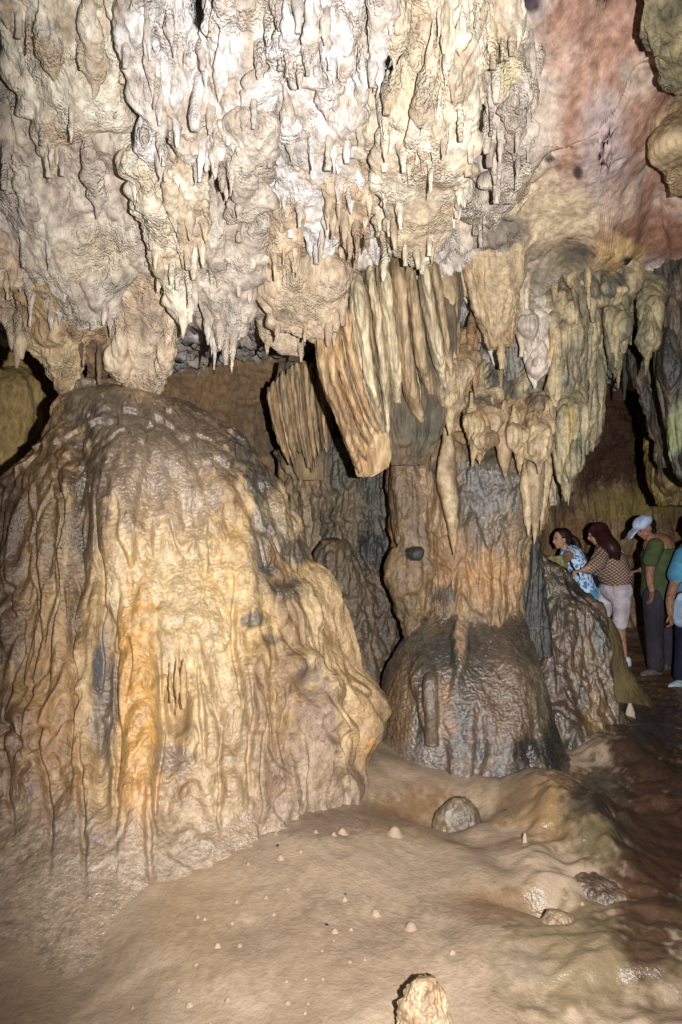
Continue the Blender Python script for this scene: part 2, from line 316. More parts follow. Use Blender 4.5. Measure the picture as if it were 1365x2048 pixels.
# ------------------------------------------------------------ the setting: back wall along a plan curve
def build_back_wall():
    pts = np.array([[-6.5, 0.5], [-5.6, 4.0], [-4.0, 5.9], [-2.2, 6.6], [0.0, 6.7], [1.2, 6.9], [2.0, 8.0], [3.0, 9.6], [4.8, 10.0], [6.5, 8.5], [7.2, 4.0], [7.0, 0.5]])
    s = np.concatenate([[0], np.cumsum(np.hypot(*np.diff(pts, axis=0).T))]); nc, nr = 1300, 330
    t = np.linspace(0, s[-1], nc); c = curve(np.c_[s, pts], nc); X, Y = c[:, 1], c[:, 2]
    z = np.linspace(-0.4, 5.6, nr)[:, None]
    P = np.stack([np.repeat(X[None], nr, 0), np.repeat(Y[None], nr, 0) + 0.0 * z, np.repeat(z, nc, 1)], -1)
    n = gnormals(P, False); 
    if (n[nr // 2, nc // 2, 1] > 0): n = -n
    wp = P + 0.1 * np.stack([perlin(P, 2, .6, 1), perlin(P, 2, .6, 2), 0 * P[..., 0]], -1)
    low = 1 - sstep(1.7, 2.1, P[..., 2] + 0.25 * perlin(P, 1.2, 1, 7))
    dd = 0.35 * fbm(P, 0.8, 3, 1.3, 3) + low * 0.09 * (billow(wp, 6, 0.06, 4) - .4) + 0.05 * (billow(wp, 16, 0.1, 5)) * low
    k = P[..., 2] / 0.6 + 1.3 * perlin(wp, 0.9, 0.0, 8) + 0.5 * perlin(wp, 4.0, 0.0, 9); sf = k - np.floor(k)
    dd += 0.14 * np.where(sf < 0.25, sf / 0.25, (1 - sf) / 0.75) * sstep(-.1, .5, perlin(P, 1.1, 1, 12))
    dd += 0.1 * (1 - low) * fbm(P, 3, 3, 2.4, 14)
    P = P + n * dd[..., None]
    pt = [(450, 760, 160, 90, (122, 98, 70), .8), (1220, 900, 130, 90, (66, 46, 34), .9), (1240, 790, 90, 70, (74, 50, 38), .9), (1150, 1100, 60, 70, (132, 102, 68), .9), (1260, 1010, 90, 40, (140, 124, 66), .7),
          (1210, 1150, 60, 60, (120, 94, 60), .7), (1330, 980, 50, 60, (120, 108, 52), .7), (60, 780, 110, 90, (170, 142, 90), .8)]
    o = grid_obj('cave_wall', P, False, 'far_rock', None, 'brown', pt, anchor=P[0].mean(0), seed=8, cf=1.4, flip=True)
    tag(o, None, None, kind='structure')
build_back_wall()

# ------------------------------------------------------------ the setting: floor
def onfloor(px, py, z=0.0):
    d = (CAMZ - z) * F / (py - 1024); return np.array([(px - 682.5) / F * d, d])
def floor_h(x, y):
    P = np.stack([x, y, 0 * x], -1); h = 0.05 * fbm(P, 0.9, 2, 1, 1)
    # skirt of the great mound
    cx, cy = -1.2, 4.3; dx, dy = (x - cx), (y - cy); r = np.hypot(dx / 1.38, dy / 1.14); ang = np.arctan2(dy, dx)
    wl = np.clip(0.9 * (1 - sstep(-0.9, 0.2, dx)) + 0.22, 0, 1)
    h = h + wl * 0.22 * (1 - sstep(0.9, 1.9, r)) + 0.10 * (1 - sstep(0.8, 1.7, r))
    # gentle swollen apron in the middle, falling to the channel on its right
    def g(px, py, rx, ry, a, rot=0.0, z=0.05, p=2):
        c = onfloor(px, py, z); ux, uy = x - c[0], y - c[1]; cr, sr = math.cos(rot), math.sin(rot)
        e = np.abs((ux * cr + uy * sr) / rx) ** p + np.abs((-ux * sr + uy * cr) / ry) ** p; return a * np.exp(-e)
    h = h + g(660, 1800, .6, .6, .09, 0, .05, 2.4)
    h = h - g(800, 1640, .14, .12, .05) - g(960, 1700, .12, .5, .05, .35)
    h = h + g(1010, 1735, .24, .22, .10, 0, .05, 3) + g(1120, 1590, .42, .42, .24, .45, .1, 2.2) + g(1200, 1690, .2, .34, .15, .35) - g(900, 1610, .45, .2, .15) + g(1180, 1900, .45, .3, .09, 0)
    h = h - g(1060, 1805, .17, .05, .05) - g(1330, 1640, .5, .9, .12, 0, 0, 3) 
    h = h + g(1240, 1480, .35, .5, .12, -.3)
    # steps / ripples
    h = h + 0.02 * perlin(P, 2.2, 1, 31)
    q = np.stack([x * 0.9 + y * 0.5, y * 0.35 - x * 0.3, 0 * x], -1)
    m = sstep(0.22, 0.32, x / y) * (1 - sstep(6.0, 8.5, y))
    q = np.stack([x * .5 + y * .25, y * 1.0 - x * .35, 0 * x], -1)
    h = h + m * (0.05 * perlin(q, 3.2, 1, 33) + 0.035 * perlin(q, 8, 1, 34) + 0.015 * perlin(q, 20, 1, 35))
    q = np.stack([x * .9 - y * .45, y * .12 + x * .06, 0 * x], -1)
    h = h + 0.03 * (billow(q, 9, 1, 38) - .3) * np.clip(g(1150, 1600, .5, .6, 1.0, .45, .1), 0, 1)
    h = h + 0.008 * fbm(P, 9, 3, 1, 36) + 0.03 * fbm(P, 2.4, 2, 1, 37)
    return h
def build_floor():
    nr, nc = 760, 820
    y = np.exp(np.linspace(math.log(0.75), math.log(13), nr))[:, None]; u = np.linspace(-1.25, 1.25, nc)[None]
    X = u * (y + 0.9); Y = np.repeat(y, nc, 1); P = np.stack([X, Y, floor_h(X, Y)], -1)
    pt = [(1320, 1650, 130, 300, (76, 54, 42), 1, .85), (1290, 1450, 110, 130, (64, 48, 38), 1, .6), (1330, 1330, 130, 70, (96, 70, 40), .9, .3),
          (820, 1630, 110, 60, (128, 98, 66), .9, 1), (1000, 1810, 130, 50, (124, 94, 62), .7, .8), (1120, 1610, 150, 80, (138, 110, 74), .9, .8), (1200, 1670, 80, 60, (96, 86, 62), .9, .8),
          (1170, 1600, 60, 40, (62, 60, 52), .8, .7), (1200,1580,60,60,(64,58,48),.85,.8), (1250,1640,30,90,(60,50,40),.8,.8), (1060, 1500, 60, 30, (40, 42, 42), .8, .6),
          (1180, 1920, 210, 140, (122, 106, 78), .8, .7), (1040, 1930, 60, 50, (150, 136, 120), .4, 1), (900, 1870, 30, 25, (80, 74, 66), .5),
          (60, 1850, 90, 240, (140, 118, 98), .6, .5), (400, 1800, 120, 190, (160, 136, 102), .5, .5),
          (700, 1800, 260, 200, (162, 141, 118), .7), (650, 1650, 110, 30, (116, 98, 82), .6), (1290, 1850, 60, 140, (84, 62, 46), .9, .8), (600,1900,300,100,(136,116,96),.5,.35)]
    o = grid_obj('cave_floor', P, False, 'smooth_mud', None, 'mud', pt, anchor=(0, 3, 0), seed=12, czs=1, cf=1.6, wet0=0.2, mott=0.1)
    tag(o, None, None, kind='structure')
build_floor()

# ------------------------------------------------------------ hanging rock: big lobes of the ceiling curtain
ridx = random.Random(5)
UP = {'flute': (8, 0.055, 0.06), 'lump': (3.5, 0.08, 0.3), 'pop': (34, 0.006, 0.3), 'crust': 0.007}
def cone(name, px, py0, py1, w, d, parent, pal, seed, mat='dry_limestone', lean=0.0):
    """a thin drip: straw-like taper hanging from a lobe"""
    sk = ridx.uniform(-0.07, 0.07) * (py1 - py0); h = py1 - py0; g = w / F * d
    rows = [(py0 - .45 * h, px - w * .06, px + w * .06, d + .4 * g + .04), (py0 - .1 * h, px - w * .32, px + w * .32, d + .25 * g + .03), (py0 + h * .2, px - w * .5, px + w * .47, d + .02), (py0 + h * .55, px - w * .34 + sk * .5, px + w * .36 + sk * .5, d), (py0 + h * .82, px - w * .17 + sk * .8, px + w * .17 + sk * .8, d), (py1, px - 1.0 + sk, px + 1.0 + sk, d)]
    return loft(name, rows, mat, parent, pal, 0.9, max(14, int((py1 - py0) / 4)), 16, seed=seed, disp={'flute': (16, 0.012, 0.2), 'lump': (10, 0.012, 0.6), 'pop': (40, 0.006, 0.7)}, tipfade=False)
OFFN = [0]
def lobe(label, rows, off, pal, ratio=0.7, drips=(), patches=(), name='stalactite', cat='stalactite', group='stalactites of the pale ceiling curtain', mat='dry_limestone', seed=None, auto=0, disp=None, ribs=0, maxb=0.3, dd=D, p=2.0, wet0=0.0, minb=0.0, nosink=False, edge=None):
    seed = seed if seed is not None else ridx.randrange(1, 400)
    if dd is D and mat == 'dry_limestone': OFFN[0] += 1; off += (0.0, -0.10, 0.05, -0.17, -0.05)[OFFN[0] % 5]
    y0, y1 = rows[0][0], rows[-1][0]; sink = 0.42 if (y0 > -100 and dd is D and name != 'rock_strut') else (0.3 if (dd is not D and not nosink) else 0.0); ramp = 110 if dd is D else 70
    if sink and y0 < y1 - 110: rows = [rows[0], ((y0 + ramp * .45), *[np.interp(y0 + ramp * .45, [w[0] for w in rows], [w[k] for w in rows]) for k in (1, 2)])] + [w for w in rows[1:] if w[0] > y0 + ramp * .65]
    rr = [(q[0], q[1], q[2], float(dd((q[1] + q[2]) / 2, q[0])) + off + sink * (1 - float(sstep(0, ramp, q[0] - y0)))) for q in rows]
    o = loft(name, rr, mat, None, pal, ratio, seed=seed, patches=patches, disp=disp or UP, maxb=maxb, p=p, wet0=wet0, minb=minb)
    tag(o, label, cat, group)
    r = np.array(rr)
    L = lambda y: np.interp(y, r[:, 0], r[:, 1]); Rg = lambda y: np.interp(y, r[:, 0], r[:, 2]); Dp = lambda y: np.interp(y, r[:, 0], r[:, 3])
    for x, y0, y1, w in drips:
        bb = min((Rg(y0) - L(y0)) / 2 / F * Dp(y0) * ratio, maxb); cxm = (L(y0) + Rg(y0)) / 2; hw = max((Rg(y0) - L(y0)) / 2, 1)
        k = math.sqrt(max(0.0, 1 - min(1, ((x - cxm) / hw) ** 2)))
        cone('drip_tip', x, y0, y1, w, Dp(y0) - bb * k * 0.7, o, pal, seed + 3)
    y0, y1 = r[0, 0], r[-1, 0]
    for i in range(auto):                         # random drips on the front of the lobe
        y = ridx.uniform(max(y0, 0) + 20, y1 - 25); x = ridx.uniform(L(y) + 4, Rg(y) - 4)
        hw = max((Rg(y) - L(y)) / 2, 1); k = math.sqrt(max(0.0, 1 - ((x - (L(y) + Rg(y)) / 2) / hw) ** 2)); bb = min(hw / F * Dp(y) * ratio, maxb)
        h = ridx.uniform(40, 170) * (1 if dd is D else .7); w = (ridx.uniform(7, 13) + h * .08) * (1 if dd is D else .7)
        cone('drip_tip', x, y - h * .55, y + h * .45, w, Dp(y) - bb * k * 0.92, o, pal, seed + i + 5)
    for i in range(edge if edge is not None else (int((y1 - max(y0, 0)) / 42) if dd is D and name == 'stalactite' else 0)):       # small teeth along the slanting lower rims
        y = y1 - (y1 - max(y0, 0)) * 0.75 * ridx.random() ** 1.3 - 6; sd = ridx.choice((-1, 1)); x = (L(y) + 3 + ridx.uniform(0, 6)) if sd < 0 else (Rg(y) - 3 - ridx.uniform(0, 6))
        h = ridx.uniform(26, 90); cone('drip_tip', x, y - h * .45, y + h * .55, ridx.uniform(8, 14) + h * .12, Dp(y) - 0.03, o, pal, seed + i + 25)
    for i in range(int(ribs * 1.7) if dd is D and name == 'stalactite' else ribs):                         # long ribs lying down the face
        y = ridx.uniform(max(y0, -60), (y0 + y1) / 2); x = ridx.uniform(L(y) + 8, Rg(y) - 8); yy = min(y1 - 15, y + ridx.uniform(90, 240))
        f = (x - L(y)) / (Rg(y) - L(y)); w = ridx.uniform(20, 50)
        q = []
        for t, ww in ((0, .06), (.15, .3), (.35, .62), (.55, .9), (.68, 1), (.8, .7), (.91, .3), (1, .04)):
            ys = y + (yy - y) * t; xs = L(ys) + (Rg(ys) - L(ys)) * f; hw = (Rg(ys) - L(ys)) / 2; k = math.sqrt(max(0.05, 1 - ((xs - (L(ys) + Rg(ys)) / 2) / max(hw, 1)) ** 2))
            q.append((ys, xs - w * ww / 2, xs + w * ww / 2, float(Dp(ys)) - min(hw / F * Dp(ys) * ratio, maxb) * k * 0.97 + .012 - .03 * t))
        loft('rib', q, mat, o, pal, 1.1, seed=seed + 40 + i, disp={'flute': (14, .03, .06), 'lump': (5, .03, .25), 'pop': (40, .004, .4), 'crust': .004})
    return o

lobe('broad cream lobe at the top left corner ending in thin drips', [(-160,-140,235),(0,-12,246),(100,8,250),(180,38,246),(240,72,215),(280,82,150),(312,92,126),(348,98,108)], 0.0, 'cream', .5, [(85,235,292,13),(104,270,345,15),(142,245,282,12),(160,60,140,14)], auto=3, ribs=3)
lobe('wide grey knobbly plate at the left above the pale pillar', [(120,-140,330),(300,-70,335),(420,-20,330),(500,2,305),(560,35,262),(610,66,232),(640,92,222),(656,150,205)], 0.0, 'grey', .35, [(60,560,612,14),(104,610,662,16),(120,620,650,10),(185,630,660,22),(210,600,650,14)], auto=6, ribs=4, patches=[(180,520,100,60,(206,190,164),.7),(320,330,60,60,(150,146,142),.6)], maxb=.2)
lobe('narrow pale grey panel with a long dark slit on its left side', [(-160,220,312),(80,244,316),(160,258,320),(240,275,324),(300,292,330),(342,302,320)], -0.02, 'white', .8, auto=2, ribs=1)
lobe('long crinkled white panel beside the narrow grey one', [(-160,292,384),(60,300,392),(180,316,404),(260,328,422),(320,350,420),(362,386,402)], -0.05, 'white', .8, [(392,320,372,14)], auto=3, ribs=1)
lobe('brightest white lobe with a slanting ridge as its lower rim', [(-160,388,640),(0,394,640),(80,398,618),(140,402,584),(200,408,538),(250,418,492),(292,424,450),(338,405,425)], -0.1, 'white', .45, [(398,150,262,20),(455,250,292,12),(510,215,258,12),(425,290,340,14)], auto=6, ribs=6, maxb=.16)
lobe('grey speckled panel tucked below the slanting rim', [(150,440,560),(250,424,552),(330,432,546),(400,456,532),(442,474,500)], 0.0, 'grey', .6, [(478,400,436,14)], auto=2, ribs=1)
lobe('large rounded white lobe with a wide dark slit down its left edge', [(40,520,690),(180,526,702),(260,534,712),(330,540,716),(400,563,712),(450,592,692),(490,614,672),(524,627,642)], -0.08, 'white', .6, [(636,480,528,14),(655,430,482,16),(600,400,456,14)], auto=5, ribs=4, patches=[(570,280,50,60,(150,146,146),.6)])
lobe('beige panel at left centre narrowing to a point over the dome', [(240,238,440),(340,254,424),(400,268,418),(470,300,412),(540,308,402),(600,338,392),(645,368,386)], 0.03, 'cream', .5, [(380,420,482,24),(345,520,570,12),(330,550,590,8),(318,560,600,7),(374,480,540,12)], auto=6, ribs=4)
lobe('flat grey plate crusted with grains left of the rounded plate', [(320,380,540),(450,384,532),(540,384,522),(600,384,506),(650,412,492),(702,452,474)], 0.04, 'grey', .45, [(468,660,748,16),(432,660,740,13),(440,640,700,26),(415,640,690,14)], auto=5, ribs=3)
lobe('short pink and grey lobe with a thin finger of pale stone', [(340,498,622),(430,504,620),(500,514,602),(540,534,576),(564,545,556)], -0.02, 'beige', .6, [(548,480,562,17),(585,490,545,12)], auto=4, ribs=2)
lobe('tan flap with a curled white lip and tips beside the folded drapery', [(470,540,720),(560,528,702),(620,534,684),(655,556,672),(672,600,672),(690,652,668)], 0.0, 'beige', .45, [(660,640,694,16),(612,650,684,9)], auto=3, ribs=1, maxb=.14)
lobe('smooth rounded tan plate hanging behind the curled flap', [(540,508,622),(640,514,616),(680,530,610),(708,562,590)], 0.22, 'beige', .4, maxb=.1, disp={'flute': (6, .02, .2), 'lump': (4, .03, .5), 'pop': (30, .006, .7)})
lobe('bright ribbed panel between two dark slits at the top centre', [(-160,540,662),(0,548,662),(80,562,655),(130,580,640),(172,600,625)], -0.05, 'white', .7, [(560,90,140,18),(600,120,180,14)], auto=3, ribs=2)
lobe('slender white panel with thin drips right of the rounded white lobe', [(-160,626,738),(60,628,738),(150,640,736),(260,652,726),(340,666,716),(404,690,704)], -0.05, 'white', .7, [(655,60,140,13),(640,90,180,10),(700,360,420,10)], auto=5, ribs=3)
lobe('stubby white stalactite with a shining round end', [(-160,734,815),(0,736,800),(80,738,782),(120,740,770),(150,740,764),(160,744,758)], -0.22, 'white', .9, auto=0, disp={'flute': (9, .02, .2), 'lump': (4, .03, .5), 'pop': (30, .008, .7)})
lobe('great cream lobe in the centre whose ragged tips reach the drapery', [(-160,782,965),(50,790,962),(150,778,955),(250,762,950),(350,756,938),(430,766,915),(480,786,892),(512,802,866),(534,822,842)], -0.06, 'cream', .6, [(812,480,532,12),(836,500,538,12),(862,470,512,14),(790,440,500,16),(806,280,345,22),(800,400,460,14)], auto=9, ribs=7, patches=[(850,200,80,140,(226,214,184),.7)])
lobe('thin wrinkled lobe with a pointed foot left of the great cream lobe', [(120,690,790),(250,704,782),(350,734,786),(430,750,786),(490,762,784),(526,769,776)], -0.04, 'cream', .8, auto=3, ribs=1)
lobe('cluster of short brown fingers below the slender white panel', [(280,636,748),(400,650,742),(460,662,732),(505,692,712)], 0.03, 'beige', .6, [(668,420,478,17),(690,430,500,17),(716,440,520,18),(735,450,510,13),(655,410,460,12)], auto=3)
lobe('long single drip stone hanging along the right of the great lobe', [(-160,898,975),(100,905,972),(200,905,952),(280,911,946),(350,909,938),(400,905,922),(436,908,914)], -0.08, 'cream', .9, [(922,120,190,22)], auto=1, ribs=1)
lobe('blunt pale yellow stalactite at the top beside the red wall', [(-160,950,1062),(0,958,1052),(70,966,1045),(108,972,1012)], -0.1, 'cream', .7, [(984,60,108,26),(1006,60,124,8)], auto=2)
lobe('grey and yellow mottled lobe at the border of the red wall', [(40,940,1085),(180,958,1078),(280,974,1062),(350,986,1050),(405,1004,1030)], 0.02, 'grey', .6, [(1000,250,330,12),(1035,300,380,12),(990,320,370,8)], auto=8, ribs=2, patches=[(1010,120,40,80,(222,206,160),.7)])
lobe('short grey drips under the mottled lobe', [(320,930,1040),(400,940,1030),(440,952,1000),(470,966,984)], 0.1, 'grey', .6, [(965,380,420,10),(985,370,410,8),(1010,370,400,9)], auto=5)
lobe('small ragged shelf with drips at the left edge of the picture', [(420,-160,40),(520,-120,30),(560,-110,40),(590,-90,30),(606,-60,10)], 0.05, 'beige', .6, [(14,560,600,10),(-8,560,620,10)], auto=2)
lobe('brown tooth hanging from a leaning strut at the left edge', [(560,-80,120),(610,-30,80),(640,10,52),(700,30,40)], 0.12, 'beige', .5, [(34,620,698,17)], auto=1)
lobe('leaning pale strut that runs down onto the shoulder of the dome', [(560,10,220),(630,38,205),(690,66,185),(745,100,168),(795,125,152),(835,132,146)], 0.12, 'tan', .6, name='rock_strut', cat='rock strut', group='stone struts over the dome', auto=0)
lobe('dark recessed rib between the two pale struts over the dome', [(600,150,246),(700,160,225),(770,174,216),(800,180,208)], 0.3, 'brown', .8, [(162,640,735,8),(200,660,770,8)], name='rock_strut', cat='rock strut', group='stone struts over the dome')
lobe('broad pale strut resting on top of the great dome', [(540,206,392),(620,208,370),(680,214,357),(730,220,346),(770,242,330),(800,270,306)], 0.12, 'beige', .6, patches=[(300,650,40,60,(150,132,118),.5),(240,740,30,60,(210,188,150),.6)], name='rock_strut', cat='rock strut', group='stone struts over the dome', ribs=2, disp={'flute': (6, .03, .14), 'lump': (4, .03, .5), 'pop': (34, .008, .7)})
lobe('green grey rock lobe at the top right corner', [(-160,1270,1460),(0,1284,1460),(60,1296,1460),(110,1312,1450),(140,1328,1440),(162,1362,1430)], -0.3, 'olive', .8, [], ribs=0, disp={'flute': (5, .02, .3), 'lump': (3, .08, .7), 'pop': (20, .015, .8)})
lobe('curled brown lobe low on the right edge of the red wall', [(200,1305,1450),(260,1312,1450),(310,1322,1450),(350,1340,1440),(385,1352,1420)], -0.28, 'tan', .8, disp={'flute': (5, .03, .3), 'lump': (3, .08, .7), 'pop': (16, .01, .8)})

# ------------------------------------------------------------ rock struts and lobes of the right-hand hanging mass
MID = {'flute': (12, 0.04, 0.09), 'lump': (5, 0.03, 0.35), 'pop': (34, 0.007, 0.4), 'crust': .006}
def rl(label, rows, d, pal, **k):
    k.setdefault('edge', 3); k.setdefault('group', 'lobes of the hanging mass on the right'); k.setdefault('disp', MID); k.setdefault('mat', 'wet_flowstone')
    return lobe(label, rows, 0.0, pal, dd=(lambda x, y: d) if not callable(d) else d, **k)
GRN = (112, 112, 92)
rl('wide mottled bank of rock between the drapery and the dark cavity', [(380,900,1230),(480,900,1260),(600,960,1240),(700,980,1215),(800,900,1200),(860,870,1190),(930,850,1130),(1010,860,1110)], 5.1, 'mixed', ratio=.5, name='hanging_rock', cat='rock mass', ribs=10, auto=14, patches=[(1080,560,80,60,(150,148,134),.7),(1020,760,60,60,(72,70,62),.8),(950,860,60,40,(170,134,92),.7),(1130,700,40,90,(160,152,120),.6),(1000,900,80,30,(66,64,56),.8)], p=2.6)
rl('fat trunk-like stalactite with a broken open end', [(400,870,1050),(460,895,1042),(520,912,1040),(590,938,1038),(650,964,1034),(686,978,1030),(690,980,1029),(692,990,1020)], 4.45, 'tan', ratio=.8, ribs=2, drips=[(1004,670,738,16)], patches=[(935,450,50,40,(84,82,76),.8),(990,560,40,90,(190,170,134),.6)], disp={'flute': (7, .03, .1), 'lump': (4, .03, .5), 'pop': (22, .012, 1.6)}, maxb=.4)
rl('smooth slender spindle stalactite left of the fat trunk', [(440,862,905),(480,868,908),(560,876,914),(650,890,918),(710,903,916),(752,907,911)], 4.4, 'tan', ratio=1.0, disp={'flute': (7, .01, .1), 'lump': (4, .02, .3), 'pop': (26, .006, .4)}, mat='drapery_stone')
rl('small orange teardrop bulb on a thin neck', [(600,942,946),(640,940,948),(668,937,955),(690,936,957),(712,941,952),(750,944,949),(775,946,948)], 4.55, [(164,130,98),(148,116,86),(176,142,108)], ratio=1.0, disp={'flute': None, 'lump': (6, .01, .5), 'pop': (26, .004, .6)})
rl('pair of pale straws in the grey recess by the trunk', [(440,1022,1046),(520,1026,1052),(600,1032,1056),(650,1034,1050),(700,1038,1042)], 4.6, 'cream', ratio=.9, drips=[(1068,480,612,12),(1054,500,560,8)])
rl('grey fluted slab behind the pale straws', [(440,1010,1110),(540,1012,1100),(640,1014,1090),(720,1000,1060),(762,1012,1030)], 4.85, [(146,138,126),(112,108,100),(160,150,134)], ratio=.4, auto=4, ribs=4)
rl('white crusted tooth beside the grey fluted slab', [(560,1050,1112),(640,1046,1104),(700,1050,1090),(750,1060,1080),(778,1068,1073)], 4.65, 'grey', ratio=.8, auto=1, ribs=2, patches=[(1072,720,24,40,(220,206,190),.8)])
rl('orange edged stalactite pointing down beside the white tooth', [(560,1088,1180),(660,1094,1172),(730,1098,1158),(790,1104,1136),(836,1110,1117)], 4.6, 'mixed', ratio=.8, auto=1, ribs=2, patches=[(1104,740,14,70,(214,174,112),.9)])
rl('grey green lobe between the orange edged one and the cavity', [(540,1120,1215),(650,1130,1205),(740,1130,1190),(800,1128,1180),(850,1136,1170)], 4.7, 'olive', ratio=.7, auto=4, ribs=3, patches=[(1150,730,30,50,(84,84,76),.8)])
rl('longest yellow green blade hanging low over the walkers', [(740,1112,1180),(820,1122,1172),(890,1108,1166),(945,1112,1156),(988,1124,1138)], 4.5, 'olive', ratio=.6, ribs=2, drips=[(1118,840,930,12)], patches=[(1140,860,16,70,(186,164,112),.8)])
rl('short mossy lobe at the edge of the dark cavity', [(620,1150,1206),(740,1162,1208),(820,1168,1200),(880,1166,1190),(910,1168,1176)], 4.8, 'olive', ratio=.8, auto=2, ribs=1)
rl('brown fluted tooth below the orange edged stalactite', [(790,1052,1112),(850,1062,1106),(905,1068,1092),(948,1075,1081)], 4.45, 'tan', ratio=.8, ribs=3, patches=[(1075,800,26,16,(72,66,58),.8)])
rl('low tan tooth left of the brown fluted tooth', [(800,1012,1070),(860,1020,1062),(900,1028,1048),(925,1034,1040)], 4.5, 'tan', ratio=.8, ribs=1, drips=[(1005,820,890,12)])
rl('tan cone with a smaller cone at its side above the column', [(780,925,1005),(830,930,1000),(880,945,980),(920,958,966)], 4.5, 'tan', ratio=.6, ribs=2, drips=[(985,820,880,15),(938,830,870,12)], patches=[(960,800,30,14,(90,84,70),.7)])
rl('square tan block of curtain end just right of the drapery', [(660,890,960),(730,885,950),(790,870,930),(840,880,905)], 4.4, 'tan', ratio=.6, ribs=2, drips=[(832,740,800,12),(900,790,850,13)])
rl('rounded ledge with drips under the orange patch', [(520,1120,1290),(560,1130,1280),(590,1160,1262),(612,1190,1240)], 4.5, 'mixed', ratio=.6, drips=[(1200,560,612,9),(1214,560,600,7),(1226,560,612,8),(1180,570,640,14),(1150,570,650,15),(1110,560,620,12)], auto=4, ribs=2)
rl('mossy cone with a fine point over the mouth of the cavity', [(560,1205,1268),(630,1212,1256),(690,1216,1248),(730,1226,1242),(756,1232,1237)], 4.55, 'olive', ratio=.8, ribs=2, auto=2, drips=[(1262,600,690,12)])
rl('pale green tooth hanging beside the right edge of the cavity', [(540,1272,1330),(620,1278,1322),(670,1282,1312),(710,1287,1299),(734,1290,1294)], 4.5, 'olive', ratio=.8, ribs=2, patches=[(1300,650,20,50,(176,170,126),.8)])
rl('row of tiny teeth left of the mossy cone', [(580,1160,1222),(640,1165,1218),(680,1175,1212),(700,1186,1204)], 4.75, 'mixed', ratio=.6, drips=[(1182,640,720,9),(1198,640,712,9),(1210,620,700,9)], auto=3)
rl('dark brown pointed blade leaning in the right of the cavity', [(640,1250,1330),(740,1262,1330),(800,1282,1340),(870,1302,1345),(935,1322,1332)], 5.6, 'dark', ratio=.6, ribs=2, drips=[(1252,650,800,16),(1236,650,760,12)])
rl('dark pillar with pale green streaks at the right edge', [(400,1318,1500),(700,1318,1500),(800,1326,1490),(880,1336,1490),(940,1350,1480),(970,1370,1460)], 4.7, 'dark', ratio=.7, ribs=4, patches=[(1345,870,12,60,(150,160,110),.8),(1360,850,8,60,(140,150,104),.8),(1325,720,30,60,(96,98,60),.8)])
rl('yellow brown lobe behind the dark pillar above the walkers', [(860,1290,1420),(930,1300,1420),(985,1306,1400),(1010,1322,1380)], 6.6, [(150,132,70),(110,90,52),(90,72,46)], ratio=.6, ribs=2)

# ------------------------------------------------------------ folded draperies
def drapery(label, folds, sheet, name='drapery', group=None, mat='drapery_stone'):
    x0, y0 = folds[0][0][1], folds[0][0][0]
    e = empty(name, at(x0, y0, folds[0][0][3]), label, 'drapery', group)
    for i, q in enumerate(sheet):
        loft('back_sheet', q[0], mat, e, q[1], q[2], seed=11 + i, disp={'flute': (14, .03, .08), 'lump': (4, .03, .3), 'pop': (20, .006, .5)}, patches=q[3])
    for i, (rows, pal, seed) in enumerate([(f[:-2], f[-2], f[-1]) for f in folds]):
        loft('fold', rows, mat, e, pal, 3.0, seed=seed, nc=40, disp={'flute': (26, .011, .03), 'lump': (6, .018, .3), 'pop': (40, .004, .3)}, maxb=.13, tipfade=False, cf=9, czs=.12, mott=.24)
    return e
CR = [(208,192,162),(186,168,136),(216,200,168),(150,132,104),(196,170,128)]
TN = [(174,148,114),(152,128,98),(186,162,128),(112,98,80),(164,138,104)]
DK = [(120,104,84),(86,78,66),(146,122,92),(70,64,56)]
AM = [(190,156,114),(168,136,100),(200,170,130),(144,116,86),(192,158,118)]
rr = random.Random(3); folds = []
def blade(pts, w, d, pal, seed, end=.5):
    """a fold: rounded blade following pts (px, py) with its deep edge turned to the viewer"""
    q = []; n = len(pts)
    for k, (x, y) in enumerate(pts):
        t = k / (n - 1); ww = w * (0.98 + 0.3 * math.sin(math.pi * min(t * 1.1, 1))); ww = ww if k < n - 1 else w * end
        q.append((y, x - ww / 2, x + ww / 2, d + (0.22 if k == 0 else 0) + 0.03 * t + (.08 if k == n - 1 else 0)))
    return tuple(q) + (pal, seed)
P_ = [ # path, width, depth, palette
 ([(700,540),(706,590),(714,680),(736,770),(762,850),(772,880)],13,4.26,CR),([(712,530),(716,580),(728,681),(750,800),(770,872)],17,4.22,CR),([(738,505),(743,560),(757,655),(768,737),(776,874)],14,4.25,CR),
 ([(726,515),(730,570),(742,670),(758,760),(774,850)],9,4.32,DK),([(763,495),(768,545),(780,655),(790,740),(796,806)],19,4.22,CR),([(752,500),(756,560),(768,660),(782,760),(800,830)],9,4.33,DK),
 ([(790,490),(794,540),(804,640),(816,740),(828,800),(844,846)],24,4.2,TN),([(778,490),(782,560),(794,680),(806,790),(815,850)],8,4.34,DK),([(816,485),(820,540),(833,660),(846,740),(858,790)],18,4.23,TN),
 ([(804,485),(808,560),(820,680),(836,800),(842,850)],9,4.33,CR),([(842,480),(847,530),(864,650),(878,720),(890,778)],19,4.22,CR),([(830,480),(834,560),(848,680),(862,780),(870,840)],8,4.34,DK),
 ([(862,470),(866,530),(884,640),(897,720),(906,780)],15,4.26,TN),([(684,580),(690,620),(700,700),(722,780),(745,845),(765,885)],14,4.27,AM),
 ([(668,600),(672,650),(682,730),(704,800),(732,870),(752,912)],16,4.25,AM),([(652,620),(656,670),(666,750),(688,820),(716,890),(738,930)],17,4.23,AM),([(637,640),(640,680),(650,755),(676,820),(702,895),(722,946)],15,4.2,AM),
 ([(660,610),(664,665),(674,745),(696,812),(724,880),(745,922)],8,4.3,TN),([(676,590),(681,640),(692,715),(713,790),(742,860),(760,900)],8,4.31,TN)]
